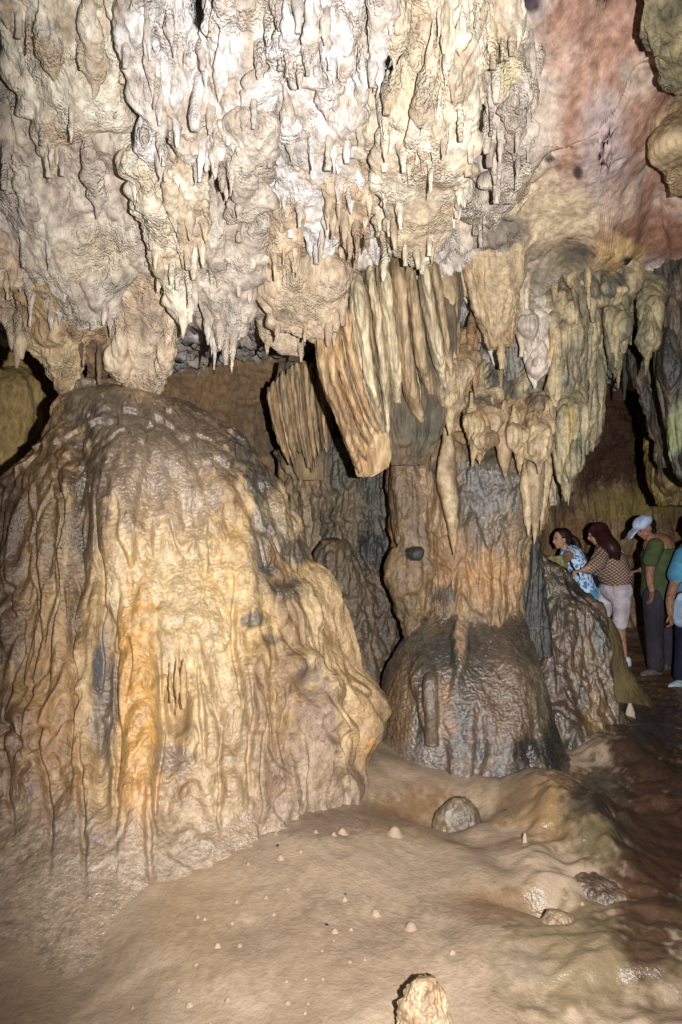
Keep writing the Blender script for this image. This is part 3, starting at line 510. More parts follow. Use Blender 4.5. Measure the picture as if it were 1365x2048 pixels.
for i, (pts, w, d, pal) in enumerate(P_): folds.append(blade(pts, w, d, pal, 60 + i, .3 if pal is CR else .4))
drapery('large folded cream and amber drapery of long organ-pipe folds', folds,
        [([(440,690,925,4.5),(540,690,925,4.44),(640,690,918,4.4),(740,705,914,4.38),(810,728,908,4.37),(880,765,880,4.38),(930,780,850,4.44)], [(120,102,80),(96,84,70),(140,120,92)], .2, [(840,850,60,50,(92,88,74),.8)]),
         ([(600,640,720,4.36),(680,632,728,4.34),(760,642,748,4.34),(830,672,768,4.33),(890,694,782,4.32),(925,706,782,4.32),(944,712,770,4.32),(954,716,748,4.34)], AM, .2, [])])
folds = []
for i in range(12):
    tx = 538 + i * 9.5; ty = 775 - 48 * math.sin(min(i / 7, 1) * 1.5); bx = 574 + i * 7.2 + rr.uniform(-3, 3); by = 930 + 18 * math.sin(i * 1.1) - abs(i - 6) * 3
    w = rr.uniform(9, 14); q = []
    for t, ww in ((0, .5), (.08, 1), (.35, 1.1), (.7, 1.1), (.92, .8), (1, .25)):
        x = tx + (bx - tx) * t ** 1.6; q.append((ty + (by - ty) * t, x - w * ww * .42, x + w * ww * .42, 5.35 + .02 * (i % 3) + .1 * (i / 11)))
    folds.append(tuple(q) + ([TN, [(150,122,88),(130,104,76),(166,138,102)], TN][i % 3], 20 + i))
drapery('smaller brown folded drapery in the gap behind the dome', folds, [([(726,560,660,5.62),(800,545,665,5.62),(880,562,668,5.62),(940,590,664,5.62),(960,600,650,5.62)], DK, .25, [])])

# ------------------------------------------------------------ the great flowstone dome
FLOW = {'flute': (5.5, 0.05, 0.06), 'lump': (2.0, 0.06, 0.6), 'pop': None, 'tier': (0.5, 0.05), 'micro': 0.004}
BL = (74, 70, 64)
dome_p = [(330,1130,150,150,None,1,.5),(300,1450,110,200,None,1,.35),(430,1380,80,200,None,1,.3),(20,1150,60,300,(96,72,52),.75,.3),(150,1120,24,230,(84,64,46),.7,.2),(250,1050,30,160,(110,88,62),.5,.5),(95,1550,30,200,(120,88,60),.6),(330,860,260,90,(104,90,76),.9,.6),(250,950,160,60,(122,104,86),.7,.6),(190,800,80,60,(92,82,70),.8,.5),(90,1000,80,190,(104,82,54),.8,.3),(50,1300,80,260,(134,104,66),.6),(180,1000,50,170,(70,56,42),.7,.3),
          (360,1000,110,120,(158,138,118),.6,.7),(330,1160,130,130,(196,168,122),.8,.75),(470,1180,70,180,(206,170,112),.7,.3),(430,1300,70,120,(192,166,124),.5,.2),
          (275,1420,52,260,(200,150,80),.85,.3),(280,1600,48,130,(190,144,88),.85,.7),(360,1350,60,90,(192,162,114),.6,.3),(210,1400,30,170,(112,98,84),.85,.4),(195,1340,16,60,(78,80,82),.8,.3),
          (110,1420,60,160,(160,120,76),.6,.2),(120,1600,60,110,(150,112,74),.7,.3),
          (490,900,40,60,BL,.85,.3),(530,960,50,60,BL,.9,.4),(560,1040,38,50,BL,.8,.4),(600,1100,40,35,BL,.85,.3),(520,1080,26,120,(92,88,82),.7,.6),(580,1175,50,22,BL,.75,.2),(540,1140,26,14,BL,.7),(505,1240,30,16,(80,74,66),.8),
          (545,1280,22,14,(84,74,62),.7),(570,1010,40,60,(176,152,116),.6),(650,1180,50,90,(190,162,120),.85),(700,1290,50,70,(196,164,122),.85),(620,1350,40,26,(112,100,86),.8),(640,1450,40,110,(144,122,102),.85),(730,1440,40,60,(188,152,110),.8),(740,1510,20,36,(204,156,88),.8),
          (500,1480,90,120,(160,132,100),.6,.2),(600,1560,90,90,(146,120,96),.8,.1),(400,1560,110,70,(164,136,102),.6,.6),(350,1520,40,30,(134,116,100),.7,.6),(150,1700,110,80,(134,108,88),.7,.5),(10,1100,40,300,(70,50,44),.6),(200,1800,120,160,None,1,.5),(20,1600,60,200,(120,92,72),.7,.4),(130,1760,40,120,(96,76,66),.7,.6),(480,1690,120,60,(160,134,108),.8,.5)]
dome_b = [(x, y, 6, h, -.045) for x, y, h in ((70,1250,240),(118,1080,150),(150,1350,200),(205,1200,160),(238,1460,220),(318,1500,160),(400,1420,90),(470,1320,120),(492,1480,120),(520,1560,110),(545,1430,90),(580,1500,110),(615,1560,90),(672,1600,60),(690,1420,60),(440,1560,100),(30,1400,260),(98,1600,130),(170,1640,150),(300,1700,120))]
dome_b += [(640,1480,34,110,.12),(728,1430,46,80,.12),(600,1330,36,34,.09),(560,1600,34,50,.08),(500,1400,40,90,.06),(690,1600,40,50,.09),(655,1370,40,30,.06),(275,1450,40,220,.07),(210,1450,20,200,-.04),(330,1560,22,160,-.03),
          (350,1420,26,44,-.10),(345,1390,9,36,.06),(120,1350,26,160,.05),(80,1500,40,120,.05),(440,1090,70,26,.03),(330,1240,90,22,.025),(160,1000,18,160,-.05),(100,1180,16,190,-.05),(50,1200,14,200,-.04),(240,1000,60,160,.06),
          (585,1180,44,20,.03),(545,1145,26,14,.02),(505,1240,30,20,.02),(540,1310,30,40,.05),(460,1550,40,70,.05)]
o = loft('flowstone_dome', [(758,168,212,4.4),(766,148,232,4.38),(784,138,256,4.37),(797,132,336,4.36),(822,122,404,4.34),(856,110,448,4.32),(900,84,492,4.3),(950,54,532,4.3),(1015,30,568,4.3),(1110,10,612,4.3),(1200,-14,656,4.3),(1300,-45,690,4.3),(1400,-95,716,4.3,.88),(1460,-160,726,4.3,.92),(1500,-235,728,4.3,.98),(1535,-350,722,4.3,1.06),(1570,-500,708,4.3,1.14),(1630,-700,670,4.3,1.26)],
         'wet_flowstone', None, [(186,156,114),(162,130,90),(196,168,126),(136,108,78),(190,158,110)], .84, 640, 1000, patches=dome_p, disp=FLOW, seed=17, bumps=dome_b, anchor='bottom', tipfade=False, p=2.1, cf=2.2, zfade=(-0.05, .4, .3), mudz=(.1, .46), czs=.1)
tag(o, 'huge bulging flowstone dome with amber streaks and a black stain down its right shoulder', 'flowstone dome')
o['category'] = 'flowstone dome'
# stubby teeth under a small hood in the dome face
for x, y0, y1, w in ((354,1350,1432,9),(340,1350,1406,7),(367,1350,1418,7)):
    cone('drip_tooth', x, y0, y1, w, 3.28, o, [(186,154,106),(170,138,94)], x, 'wet_flowstone')

# ------------------------------------------------------------ column on its bell-shaped base
COLD = {'flute': (10, 0.03, 0.1), 'lump': (4, 0.06, 0.5), 'pop': (40, 0.006, 0.5), 'tier': (0.3, 0.03), 'micro': .006}
o = loft('flowstone_column', [(850,830,1060,5.3),(890,796,1104,5.2),(930,794,1104,5.1),(970,800,1094,5.05),(1010,806,1082,5.0),(1060,822,1066,5.0),(1110,838,1054,4.98),(1170,850,1046,4.95),(1215,852,1040,4.95),(1250,846,1042,4.95),(1300,846,1042,4.95)],
         'wet_flowstone', None, [(150,124,92),(128,104,78),(162,134,98),(104,90,72),(140,112,80)], .6, patches=[(960,1000,80,90,(84,82,76),.85,.6),(850,960,30,120,(160,130,96),.6,.2),(900,940,50,26,(66,68,62),.8),(1010,960,60,60,(92,84,74),.7,.3),(980,1060,60,50,(110,94,78),.6,.5),(960,1160,90,60,(176,136,92),.85,.1),(900,1130,60,80,(156,120,84),.7),(1080,1000,24,60,(150,128,84),.7),(890,1190,34,24,BL,.8)],
         disp=COLD, seed=23, bumps=[(890,1040,26,90,.09),(880,940,24,50,.05),(1060,1000,30,70,.07),(950,1200,60,60,.05),(1000,950,50,40,.05)], anchor='bottom', tipfade=False, p=2.3)
tag(o, 'thick brown column with a grey wet face standing on the bell-shaped base', 'column')
for x, y0, y1, w, dz in ((1070,930,1090,40,4.62),(1052,980,1072,24,4.6),(1090,940,1060,26,4.65),(1010,880,960,34,4.55),(895,940,1110,40,4.5)):
    cone('drip_tip', x, y0 - 30, y1, w, dz, o, 'tan', x, 'wet_flowstone')
o = loft('flowstone_bell', [(1150,870,1030,5.0,.5),(1200,856,1038,4.97,.62),(1240,840,1046,4.93,.74),(1275,814,1060,4.86,.86),(1320,788,1072,4.79,.93),(1370,768,1088,4.75),(1430,758,1102,4.75,1.02),(1490,756,1122,4.75,1.08),(1535,762,1146,4.75,1.12),(1570,772,1186,4.76,1.14),(1610,784,1240,4.8,1.14),(1680,800,1320,4.86,1.14)],
         'wet_flowstone', None, [(90,84,76),(70,68,64),(108,94,78),(62,60,58),(86,78,68)], .95, 380, 460, patches=[(945,1205,130,34,(138,112,84),.95,.4),(1000,1225,60,30,(120,98,76),.8),(900,1300,70,60,(70,68,62),.85,.6),(870,1240,40,40,(110,92,70),.6,.4),(925,1250,14,90,(176,146,116),.85),(990,1300,60,100,(84,74,64),.8,.4),(880,1420,40,80,(140,110,80),.8,.8),(860,1340,26,50,(80,76,70),.7,.9),(1010,1430,80,110,(110,88,70),.8,.3),(800,1420,40,120,(132,104,76),.7,.4),(840,1520,60,50,(134,118,108),.6,1),(920,1540,60,50,(106,86,68),.7,.95),(1080,1400,24,100,(126,112,92),.7),(1060,1500,50,26,(52,50,48),.85,.6),(930,1380,26,60,(86,74,62),.7,.6),(1110,1500,30,60,(46,46,44),.85,.5)],
         disp={'flute': (9, .012, .07), 'lump': (2.5, .05, .5), 'pop': None, 'micro': .006}, seed=29, bumps=[(862,1410,17,60,.10),(845,1350,14,40,.05),(920,1290,14,90,.05),(1030,1400,30,140,.04),(960,1500,14,80,-.04),(890,1540,14,50,-.03)], anchor='bottom', tipfade=False, p=2.1, wet0=.5, mudz=(-.2, -.02), czs=.1)
tag(o, 'dark wet bell-shaped base under the column with a small knob on its front', 'flowstone dome')
loft('knob', [(1344,858,864,4.2),(1350,852,870,4.18),(1364,848,875,4.16),(1400,847,877,4.13),(1440,850,876,4.12),(1490,852,880,4.14)], 'wet_flowstone', o, [(112,94,74),(98,82,66),(124,104,80)], .9, nc=40, seed=31, disp={'flute': None, 'lump': (6, .01, .6), 'pop': None, 'micro': .004}, wet0=.5)

def rock(label, rows, d, pal, name='rock_pillar', cat='rock pillar', group='broken rock pillars around the column', ratio=.9, disp=COLD, mat='wet_flowstone', **k):
    o = loft(name, [(q[0], q[1], q[2], q[3] if len(q) > 3 else d) for q in rows], mat, None, pal, ratio, disp=disp, anchor='bottom', **k)
    return tag(o, label, cat, group)
rock('slim leaning pillar edged by a black gap left of the column', [(900,784,830),(930,786,838),(1000,786,846),(1060,790,850),(1110,800,856),(1150,806,856)], 4.85, [(134,110,82),(112,92,70),(148,122,90)], seed=41, tipfade=False)
rock('pendant lump with a narrow foot left of the column base', [(1095,792,846),(1130,780,858),(1170,786,858),(1210,796,856),(1245,804,842),(1275,812,824)], 4.85, [(134,108,78),(112,92,68),(150,122,86)], seed=42)
rock('narrow rust brown blade in the black gap by the column', [(930,772,800),(1000,780,806),(1080,784,812),(1130,784,806)], 5.1, [(140,100,64),(116,84,56),(156,112,70)], seed=43)
rock('small coal black knob stuck to the side of the column', [(1092,824,831,4.8),(1098,819,836,4.74),(1107,817,838,4.71),(1115,819,836,4.72),(1122,825,832,4.76)], 4.7, [(44,44,44),(60,58,54),(36,36,38)], name='pebble', cat='pebble', seed=44)
# recess behind
RG = 'dark stalagmites in the recess behind the dome'
REC = {'flute': (9, .05, .14), 'lump': (4, .08, .6), 'pop': (22, .015, .7), 'tier': (.3, .06)}
def rec(label, rows, d, pal, seed, patches=()):
    return rock(label, rows, d, pal, 'stalagmite', 'stalagmite', RG, .8, REC, seed=seed, patches=patches, tipfade=False)
rec('fluted brown wall of stone under the smaller drapery', [(900,560,700),(960,575,720),(1040,590,730),(1120,590,720),(1200,600,720),(1320,600,720)], 5.95, [(128,108,82),(104,90,70),(144,122,92),(84,76,62)], 51, [(680,1080,40,30,(52,54,50),.8),(610,960,30,30,(150,120,86),.6)])
rec('dark banded stack between the smaller drapery and the column', [(880,640,790),(950,650,792),(1040,655,790),(1110,650,790),(1200,660,800),(1330,660,810)], 5.75, [(98,88,70),(70,66,56),(120,104,80),(56,56,50)], 52, [(720,960,50,30,(60,62,56),.8),(700,1000,30,60,(112,98,74),.6)])
rec('rounded knob-topped stalagmite beside the edge of the dome', [(1085,655,690),(1110,645,715),(1170,650,735),(1240,670,750),(1320,690,760),(1400,700,770)], 5.35, [(112,92,68),(90,76,60),(130,106,78)], 53)
rec('wet brown stalagmite low in the dark recess', [(1130,715,750),(1170,705,775),(1240,705,790),(1300,720,800),(1400,720,810)], 5.5, [(98,78,58),(76,64,50),(118,92,66)], 54)
rec('squat slab of black rock in the recess next to the column', [(1060,700,790),(1100,690,800),(1140,700,800),(1180,710,790)], 5.65, [(60,58,52),(46,46,44),(80,72,60)], 55)

# ------------------------------------------------------------ rocks on the right
RD = {'flute': (6, .05, .15), 'lump': (2.5, .12, .6), 'pop': (18, .012, .8), 'tier': (.4, .03)}
rock('big dark wet mound with glistening lumps right of the bell-shaped base', [(1110,1062,1082,5.4),(1150,1050,1130,5.4),(1200,1046,1180,5.35),(1260,1044,1206,5.3),(1330,1046,1214,5.25),(1400,1052,1232,5.2),(1450,1058,1268,5.1,.85),(1500,1062,1320,5.05,.95),(1560,1060,1400,5.0,1.05)], 5.3, 'dark',
     'rock_mound', 'rock mound', 'dark boulders right of the column', .8, RD, seed=61, patches=[(1110,1300,60,60,(86,62,46),.8,.9),(1170,1350,40,60,(104,80,56),.7,.6),(1200,1440,36,80,(132,104,70),.85,.2),(1180,1300,20,26,(124,100,70),.7),(1120,1420,40,60,(80,60,46),.8,.8),(1100,1200,40,50,(76,72,60),.7,.4)], wet0=.4, tipfade=False, p=2.2)
rock('upright charcoal black spire leaning against the column', [(1072,1059,1065),(1095,1054,1074),(1130,1048,1084),(1180,1040,1092),(1240,1036,1098),(1310,1036,1100)], 5.05, [(74,70,64),(54,54,52),(98,88,74)], 'rock_spire', 'rock spire', 'dark boulders right of the column', .9, MID, seed=62, tipfade=False)
rock('pale green boulder by the arm of the first woman', [(1112,1100,1122),(1122,1090,1130),(1150,1088,1134),(1190,1090,1132),(1230,1090,1130)], 5.6, [(138,132,88),(116,112,74),(156,146,100)], 'boulder', 'boulder', 'dark boulders right of the column', .9, MID, seed=63)
rock('smooth olive slope of rock behind the dark mound', [(1235,1200,1222),(1270,1200,1240),(1330,1200,1262),(1400,1200,1300),(1460,1190,1350),(1560,1180,1440)], 6.0, [(106,92,56),(86,74,46),(120,104,66)], 'rock_slope', 'rock slope', 'dark boulders right of the column', .8, {'flute': None, 'lump': (3, .05, .6), 'pop': (20, .008, .8)}, seed=64, mat='smooth_mud', tipfade=False)
rock('pale boulder lit in the gap left of the dome', [(735,-40,30,6.1),(760,-70,80),(810,-80,105),(860,-80,98),(920,-80,70),(1100,-100,80),(1500,-120,100)], 6.1, [(170,146,96),(150,126,82),(184,160,110)], 'boulder', 'boulder', None, .9, {'flute': (5,.04,.2), 'lump': (3, .1, .6), 'pop': (20, .008, .8)}, seed=65, mat='far_rock', tipfade=False)
# striated apron and boulders on the floor
def mound(label, px, py, w, h, z0, pal, name, cat, group, seed, disp=None, patches=(), top=.4, skew=0, mat='wet_flowstone', ratio=.8, parent=None, wet0=.2, mott=.16, p=2.0, cone_=False):
    """a rounded stone whose foot stands on the floor at (px, py)"""
    x, y = onfloor(px, py, z0); zf = float(floor_h(np.array([x]), np.array([y]))[0]); d = y + w / 2 / F * y * ratio
    rows = []
    prof = ((1.0, .10), (.9, .26), (.65, .44), (.4, .62), (.2, .9), (.05, 1.35), (-.1, 1.9), (-.3, 2.4)) if cone_ else ((1.0, .10), (.97, .26), (.85, .5), (.65, .74), (.4, .9), (.15, 1.0), (-.2, 1.08), (-.5, 1.1))
    for t, k in prof if True else ((1.0, .10), (.97, .26), (.85, .5), (.65, .74), (.4, .9), (.15, 1.0), (-.2, 1.08), (-.5, 1.1)):
        kk = k if k > top or t < .9 else max(k, top * .6); yy = py - h * t; cx = px + skew * t
        rows.append((yy, cx - w / 2 * kk, cx + w / 2 * kk, d))
    o = loft(name, rows, mat, parent, pal, ratio, nr=max(16, int(h / 1.6)), nc=max(20, int(w * 1.4)), seed=seed, disp=disp or {'flute': None, 'lump': (5, .03, .8), 'pop': (22, .008, .9)}, anchor='bottom', patches=patches, wet0=wet0, mott=mott, p=p)
    if parent is None: tag(o, label, cat, group)
    return o
MUDC = [(164,143,120),(154,134,111),(171,150,126)]
mound('grey wet boulder standing at the foot of the bell-shaped base', 918, 1652, 92, 56, .0, [(124,106,84),(98,84,68),(138,118,94),(82,72,60)], 'boulder', 'boulder', 'stones on the cave floor', 71, patches=[(900,1630,18,22,(150,140,124),.6,.9)], wet0=.35)
b = mound('low brown hump carrying a small white stub', 1050, 1660, 110, 50, .02, [(120,98,76),(98,80,64),(140,114,88)], 'boulder', 'boulder', 'stones on the cave floor', 72)
mound('small white stub standing on the low brown hump', 1050, 1690, 13, 24, .08, [(170,152,126),(154,138,114)], 'stalagmite', 'stalagmite', None, 73, mat='smooth_mud')
mound('cream fragment at the corner of the shallow rimmed basin', 1118, 1852, 66, 30, .06, [(138,116,90),(118,98,76),(150,128,100)], 'boulder', 'boulder', 'stones on the cave floor', 74)
mound('pale pointed flake standing in the dark mud near the walkers', 1262, 1462, 22, 56, .0, [(186,178,158),(166,156,136)], 'stone_flake', 'stone', None, 75, skew=-2, mat='smooth_mud', ratio=.5)
mound('round two-tone stone cut by the bottom edge of the picture', 856, 2130, 104, 172, .0, [(186,160,126),(166,138,108),(200,176,140),(150,124,98)], 'boulder', 'boulder', 'stones on the cave floor', 76, patches=[(868,1985,22,24,(150,116,82),.8)], top=.5, disp={'flute': None, 'lump': (7, .035, .8), 'pop': (30, .012, .9)}, p=2.3)
for x, y, w, h, pal, l, sd in ((1065,1815,170,30,MUDC,'long low ledge rimming the shallow basin at centre right',81),(925,1885,84,26,[(110,94,78),(92,80,68),(124,106,86)],'low broken ledge with a dark hollow left of the rimmed basin',82),(1195,1800,110,34,[(112,92,72),(92,76,62),(126,104,80)],'brown ledge right of the cream fragment',83),
        (1130,1700,120,30,[(124,104,78),(100,86,68),(138,116,88)],'striped brown ledge right of the small white stub',84),(1080,1925,140,26,[(128,112,92),(108,96,80),(142,124,100)],'wet grey ledge low on the right of the floor',85),(1240,1960,170,30,[(120,102,74),(98,84,62),(134,114,84)],'ochre ledge near the bottom right corner',86)):
    mound(l, x, y, w, h, .04, pal, 'rock_ledge', 'rock ledge', 'low ledges at the right of the floor', sd, wet0=.45, disp={'flute': None, 'lump': (6, .05, 1.0), 'pop': (16, .018, 1.2), 'crust': .004}, ratio=.9)
# little drip stubs on the mud
stubs = [(562,1730,20),(685,1682,22),(790,1672,36),(588,1648,22),(606,1645,18),(668,1690,12),(552,1692,9),(497,1740,12),(474,1795,13),(533,1792,10),(548,1818,10),(632,1690,10),(602,1720,9),(576,1780,8),(396,1820,11),(410,1824,10),(465,1828,12),(436,1870,18),(480,1868,12),(393,1896,12),(266,1952,10),(690,1795,14),(752,1810,26),(822,1838,32),(670,1852,18),(703,1845,10),(645,1884,7),(574,1930,9),(612,1928,9),(646,1930,11),(576,1962,16),(617,1965,8),(611,1980,9),(545,2003,14),(566,2030,12),(421,1990,12),(380,1955,22),(457,1955,18),(358,1932,12),(280,1998,12),(386,2014,12),(243,2022,12),(700,1905,9),(730,1900,8),(668,1868,6),(905,1885,18),(1165,1775,10)]
BIGL = {(562,1730): 'mud coated stub with a pale tip at the upper left of the mud', (685,1682): 'oblong mud coated stub near the top edge, left of the largest round one', (790,1672): 'largest round mud coated stub, alone at the top right of the pale mud',
 (588,1648): 'white tipped stub in the crease where the dome meets the mud', (752,1810): 'pointed mud coated cone in the middle of the mud, left one of two large cones', (822,1838): 'broad mud coated cone at the right of the two large cones', (380,1955): 'rough grainy stub low on the left of the pale mud'}
for i, (x, y, w) in enumerate(stubs):
    w *= 1.0
    o = mound(None, x, y + w * .35, w * 1.5 + 2, w * .72 + 1.5, .1, MUDC, 'mud_stub', 'stub', 'little drip stubs rising from the mud', 100 + i, mat='smooth_mud', wet0=.15, top=.2, cone_=True, disp={'flute': None, 'lump': (12, .008, .8), 'pop': None}, mott=.06)
    xx, yy = o.location.x, o.location.y
    o.location.z += float(floor_h(np.array([xx]), np.array([yy]))[0]) - 0.1 + .0
    big = BIGL.get((x, y))
    tag(o, big if big else 'tiny mud coated drip stub, one of many dots on the pale mud', 'stub', 'little drip stubs rising from the mud')
for x, y, w, l in ((653,1853,9,'shiny black pebble in the middle of the pale mud'),(556,1692,5,'tiny black crumb high on the pale mud near the dome'),(755,1940,9,'dark grey crumb near the round stone at the bottom'),(691,1790,6,'black speck beside a muddy stub in the centre')):
    xx, yy = onfloor(x, y, .12); zf = float(floor_h(np.array([xx]), np.array([yy]))[0]); k = (CAMZ - zf) / (CAMZ - .12); xx, yy = xx * k, yy * k
    t = np.linspace(0, 2 * np.pi, 20, endpoint=False); ph = np.linspace(-1.45, 1.45, 12)[:, None]; r = w / 2 / F * yy
    P = np.stack([xx + r * np.cos(ph) * np.cos(t), yy + r * 1.1 * np.cos(ph) * np.sin(t), zf + r * .5 + r * .9 * np.sin(ph) + 0 * t], -1)
    P = P + gnormals(P, True) * (.25 * r * perlin(P, 60, 1, x))[..., None]
    tag(grid_obj('pebble', P, True, 'wet_flowstone', None, [(30,30,32),(20,20,22),(44,40,38)], (), True, anchor=(xx, yy, zf), wet0=.6), l, 'pebble', 'dark specks on the mud')

# ------------------------------------------------------------ people
def plain(name, col, rough=0.8, pattern=None, col2=None, scale=60):
    m = bpy.data.materials.new(name); m.use_nodes = True; n = m.node_tree.nodes; l = m.node_tree.links; b = n['Principled BSDF']
    b.inputs['Roughness'].default_value = rough; b.inputs['Specular IOR Level'].default_value = 0.25
    c1 = tuple(lin(col)) + (1,); c2 = tuple(lin(col2 if col2 else [v * .82 for v in col])) + (1,)
    mix = n.new('ShaderNodeMix'); mix.data_type = 'RGBA'; mix.inputs['A'].default_value = c1; mix.inputs['B'].default_value = c2
    geo = n.new('ShaderNodeNewGeometry')
    if pattern == 'net':
        fac = None
        for ang in (0.9, -0.9):
            mp = n.new('ShaderNodeMapping'); mp.inputs['Rotation'].default_value = (0, ang, 0); l.new(geo.outputs['Position'], mp.inputs['Vector'])
            w = n.new('ShaderNodeTexWave'); w.inputs['Scale'].default_value = scale; w.inputs['Distortion'].default_value = 1.5; w.inputs['Detail'].default_value = 1; l.new(mp.outputs[0], w.inputs['Vector'])
            if fac is None: fac = w
            else:
                mx = n.new('ShaderNodeMath'); mx.operation = 'MINIMUM'; l.new(fac.outputs['Fac'], mx.inputs[0]); l.new(w.outputs['Fac'], mx.inputs[1]); fo = mx.outputs[0]
        r = n.new('ShaderNodeMapRange'); r.inputs['From Min'].default_value = .05; r.inputs['From Max'].default_value = .35; r.inputs['To Min'].default_value = 1; r.inputs['To Max'].default_value = 0; l.new(fo, r.inputs['Value']); src = r.outputs[0]
    else:
        t = n.new('ShaderNodeTexNoise'); t.inputs['Scale'].default_value = scale; t.inputs['Detail'].default_value = 5; l.new(geo.outputs['Position'], t.inputs['Vector'])
        r = n.new('ShaderNodeMapRange'); r.inputs['From Min'].default_value = .4 if pattern != 'blotch' else .5; r.inputs['From Max'].default_value = .6 if pattern != 'blotch' else .54; l.new(t.outputs['Fac'], r.inputs['Value']); src = r.outputs[0]
    l.new(src, mix.inputs['Factor']); l.new(mix.outputs['Result'], b.inputs['Base Color'])
    bp = n.new('ShaderNodeBump'); bp.inputs['Strength'].default_value = .8; bp.inputs['Distance'].default_value = .03
    t2 = n.new('ShaderNodeTexNoise'); t2.inputs['Scale'].default_value = 11; t2.inputs['Detail'].default_value = 3; l.new(geo.outputs['Position'], t2.inputs['Vector']); l.new(t2.outputs['Fac'], bp.inputs['Height']); l.new(bp.outputs[0], b.inputs['Normal'])
    return m
def tube(pts, rad, n=16, flat=None):
    """closed round tube through pts with a radius at each; flat = (axis, factor) squashes the section along an axis"""
    P = np.array(pts, float); r = np.array(rad, float)
    if len(P) > 2:
        s = np.r_[0, np.cumsum(np.linalg.norm(np.diff(P, axis=0), axis=1))]; c = curve_s(s, np.c_[P, r], max(12, len(P) * 6)); P, r = c[:, :3], c[:, 3]
    T = np.gradient(P, axis=0); T /= np.linalg.norm(T, axis=1, keepdims=True) + 1e-9
    t0, t1 = T[0], T[-1]; ph = np.linspace(-np.pi / 2, 0, 6)[:-1]
    A = [P[0] + t0 * r[0] * math.sin(a) for a in ph]; B = [P[-1] - t1 * r[-1] * math.sin(a) for a in ph[::-1]]
    Q = np.array(A + list(P) + B); rr_ = np.r_[[r[0] * max(math.cos(a), .03) for a in ph], r, [r[-1] * max(math.cos(a), .03) for a in ph[::-1]]]; TT = np.array([t0] * 5 + list(T) + [t1] * 5)
    ref = np.array([0, 1, 0.]) if abs(T[0][1]) < .8 else np.array([1., 0, 0])
    u = np.cross(TT, ref); u /= np.linalg.norm(u, axis=1, keepdims=True) + 1e-9; v = np.cross(TT, u)
    a = np.linspace(0, 2 * np.pi, n, endpoint=False)
    off = (u[:, None] * np.cos(a)[None, :, None] + v[:, None] * np.sin(a)[None, :, None]) * rr_[:, None, None]
    if flat is not None:
        ax = np.array(flat[0], float); ax /= np.linalg.norm(ax); off = off + (flat[1] - 1) * (off @ ax)[..., None] * ax
    return Q[:, None] + off
def curve_s(s, r, n):
    t = np.linspace(0, s[-1], n); k = np.clip(np.searchsorted(s, t, side='right') - 1, 0, len(s) - 2); u = ((t - s[k]) / (s[k + 1] - s[k]))[:, None]
    tan = np.gradient(r, s, axis=0); h = (s[k + 1] - s[k])[:, None]
    return (2*u**3 - 3*u**2 + 1) * r[k] + (u**3 - 2*u**2 + u) * tan[k] * h + (-2*u**3 + 3*u**2) * r[k + 1] + (u**3 - u**2) * tan[k + 1] * h
def ell(c, axes, rad):
    """ellipsoid; axes = three unit vectors"""
    a = np.linspace(0, 2 * np.pi, 20, endpoint=False); ph = np.linspace(-1.52, 1.52, 12)[:, None]
    x, y, z = np.cos(ph) * np.cos(a) * rad[0], np.cos(ph) * np.sin(a) * rad[1], np.sin(ph) * rad[2] + 0 * a
    ax = np.array(axes, float); return np.array(c) + x[..., None] * ax[0] + y[..., None] * ax[1] + z[..., None] * ax[2]
def merged(name, parts, mat, parent=None, voxel=0.008, anchor=None, smooth=4):
    V, Fs, k = [], [], 0
    for P in parts:
        nr, nc = P.shape[:2]; v = P.reshape(-1, 3); V += [v, [P[0].mean(0)], [P[-1].mean(0)]]
        j = np.arange(nc); j2 = (j + 1) % nc; e = (nr - 1) * nc
        Fs += [(gfaces(nr, nc, True) + k)]; Fs += [np.stack([np.full(nc, nr * nc), j2, j], -1) + k, np.stack([np.full(nc, nr * nc + 1), e + j, e + j2], -1) + k]; k += nr * nc + 2
    o = mesh_obj(name, np.concatenate([np.asarray(v) for v in V]), Fs, mat, parent, anchor=anchor)
    m = o.modifiers.new('remesh', 'REMESH'); m.mode = 'VOXEL'; m.voxel_size = voxel; m.use_smooth_shade = True
    if smooth: q = o.modifiers.new('smooth', 'SMOOTH'); q.iterations = smooth; q.factor = .5
    return o
def unit(v): v = np.array(v, float); return v / np.linalg.norm(v)
def head_parts(c, f, u, s=1.0):
    """skull, jaw, nose, lips, ears round centre c, facing f, up u; about 22 cm tall"""
    f = unit(f); u = unit(np.array(u) - np.dot(u, f) * f); w = np.cross(f, u); A = [f, w, u]; c = np.array(c)
    g = lambda a, b, h: c + (a * f + b * w + h * u) * s
    return [ell(g(-.015, 0, .03), A, (.096 * s, .076 * s, .085 * s)), ell(g(.02, 0, -.035), A, (.066 * s, .062 * s, .078 * s)), ell(g(.048, 0, -.088), A, (.03 * s, .03 * s, .024 * s)),
            tube([g(.078, 0, .012), g(.098, 0, -.022), g(.084, 0, -.036)], [.008 * s, .012 * s, .011 * s], 10), tube([g(.07, -.02, -.06), g(.083, 0, -.06), g(.07, .02, -.06)], [.007 * s, .009 * s, .007 * s], 10),
            tube([g(.07, -.045, .024), g(.083, 0, .026), g(.07, .045, .024)], [.009 * s, .01 * s, .009 * s], 8),
            ell(g(-.005, .074, -.01), A, (.018 * s, .008 * s, .03 * s)), ell(g(-.005, -.074, -.01), A, (.018 * s, .008 * s, .03 * s))], A, g
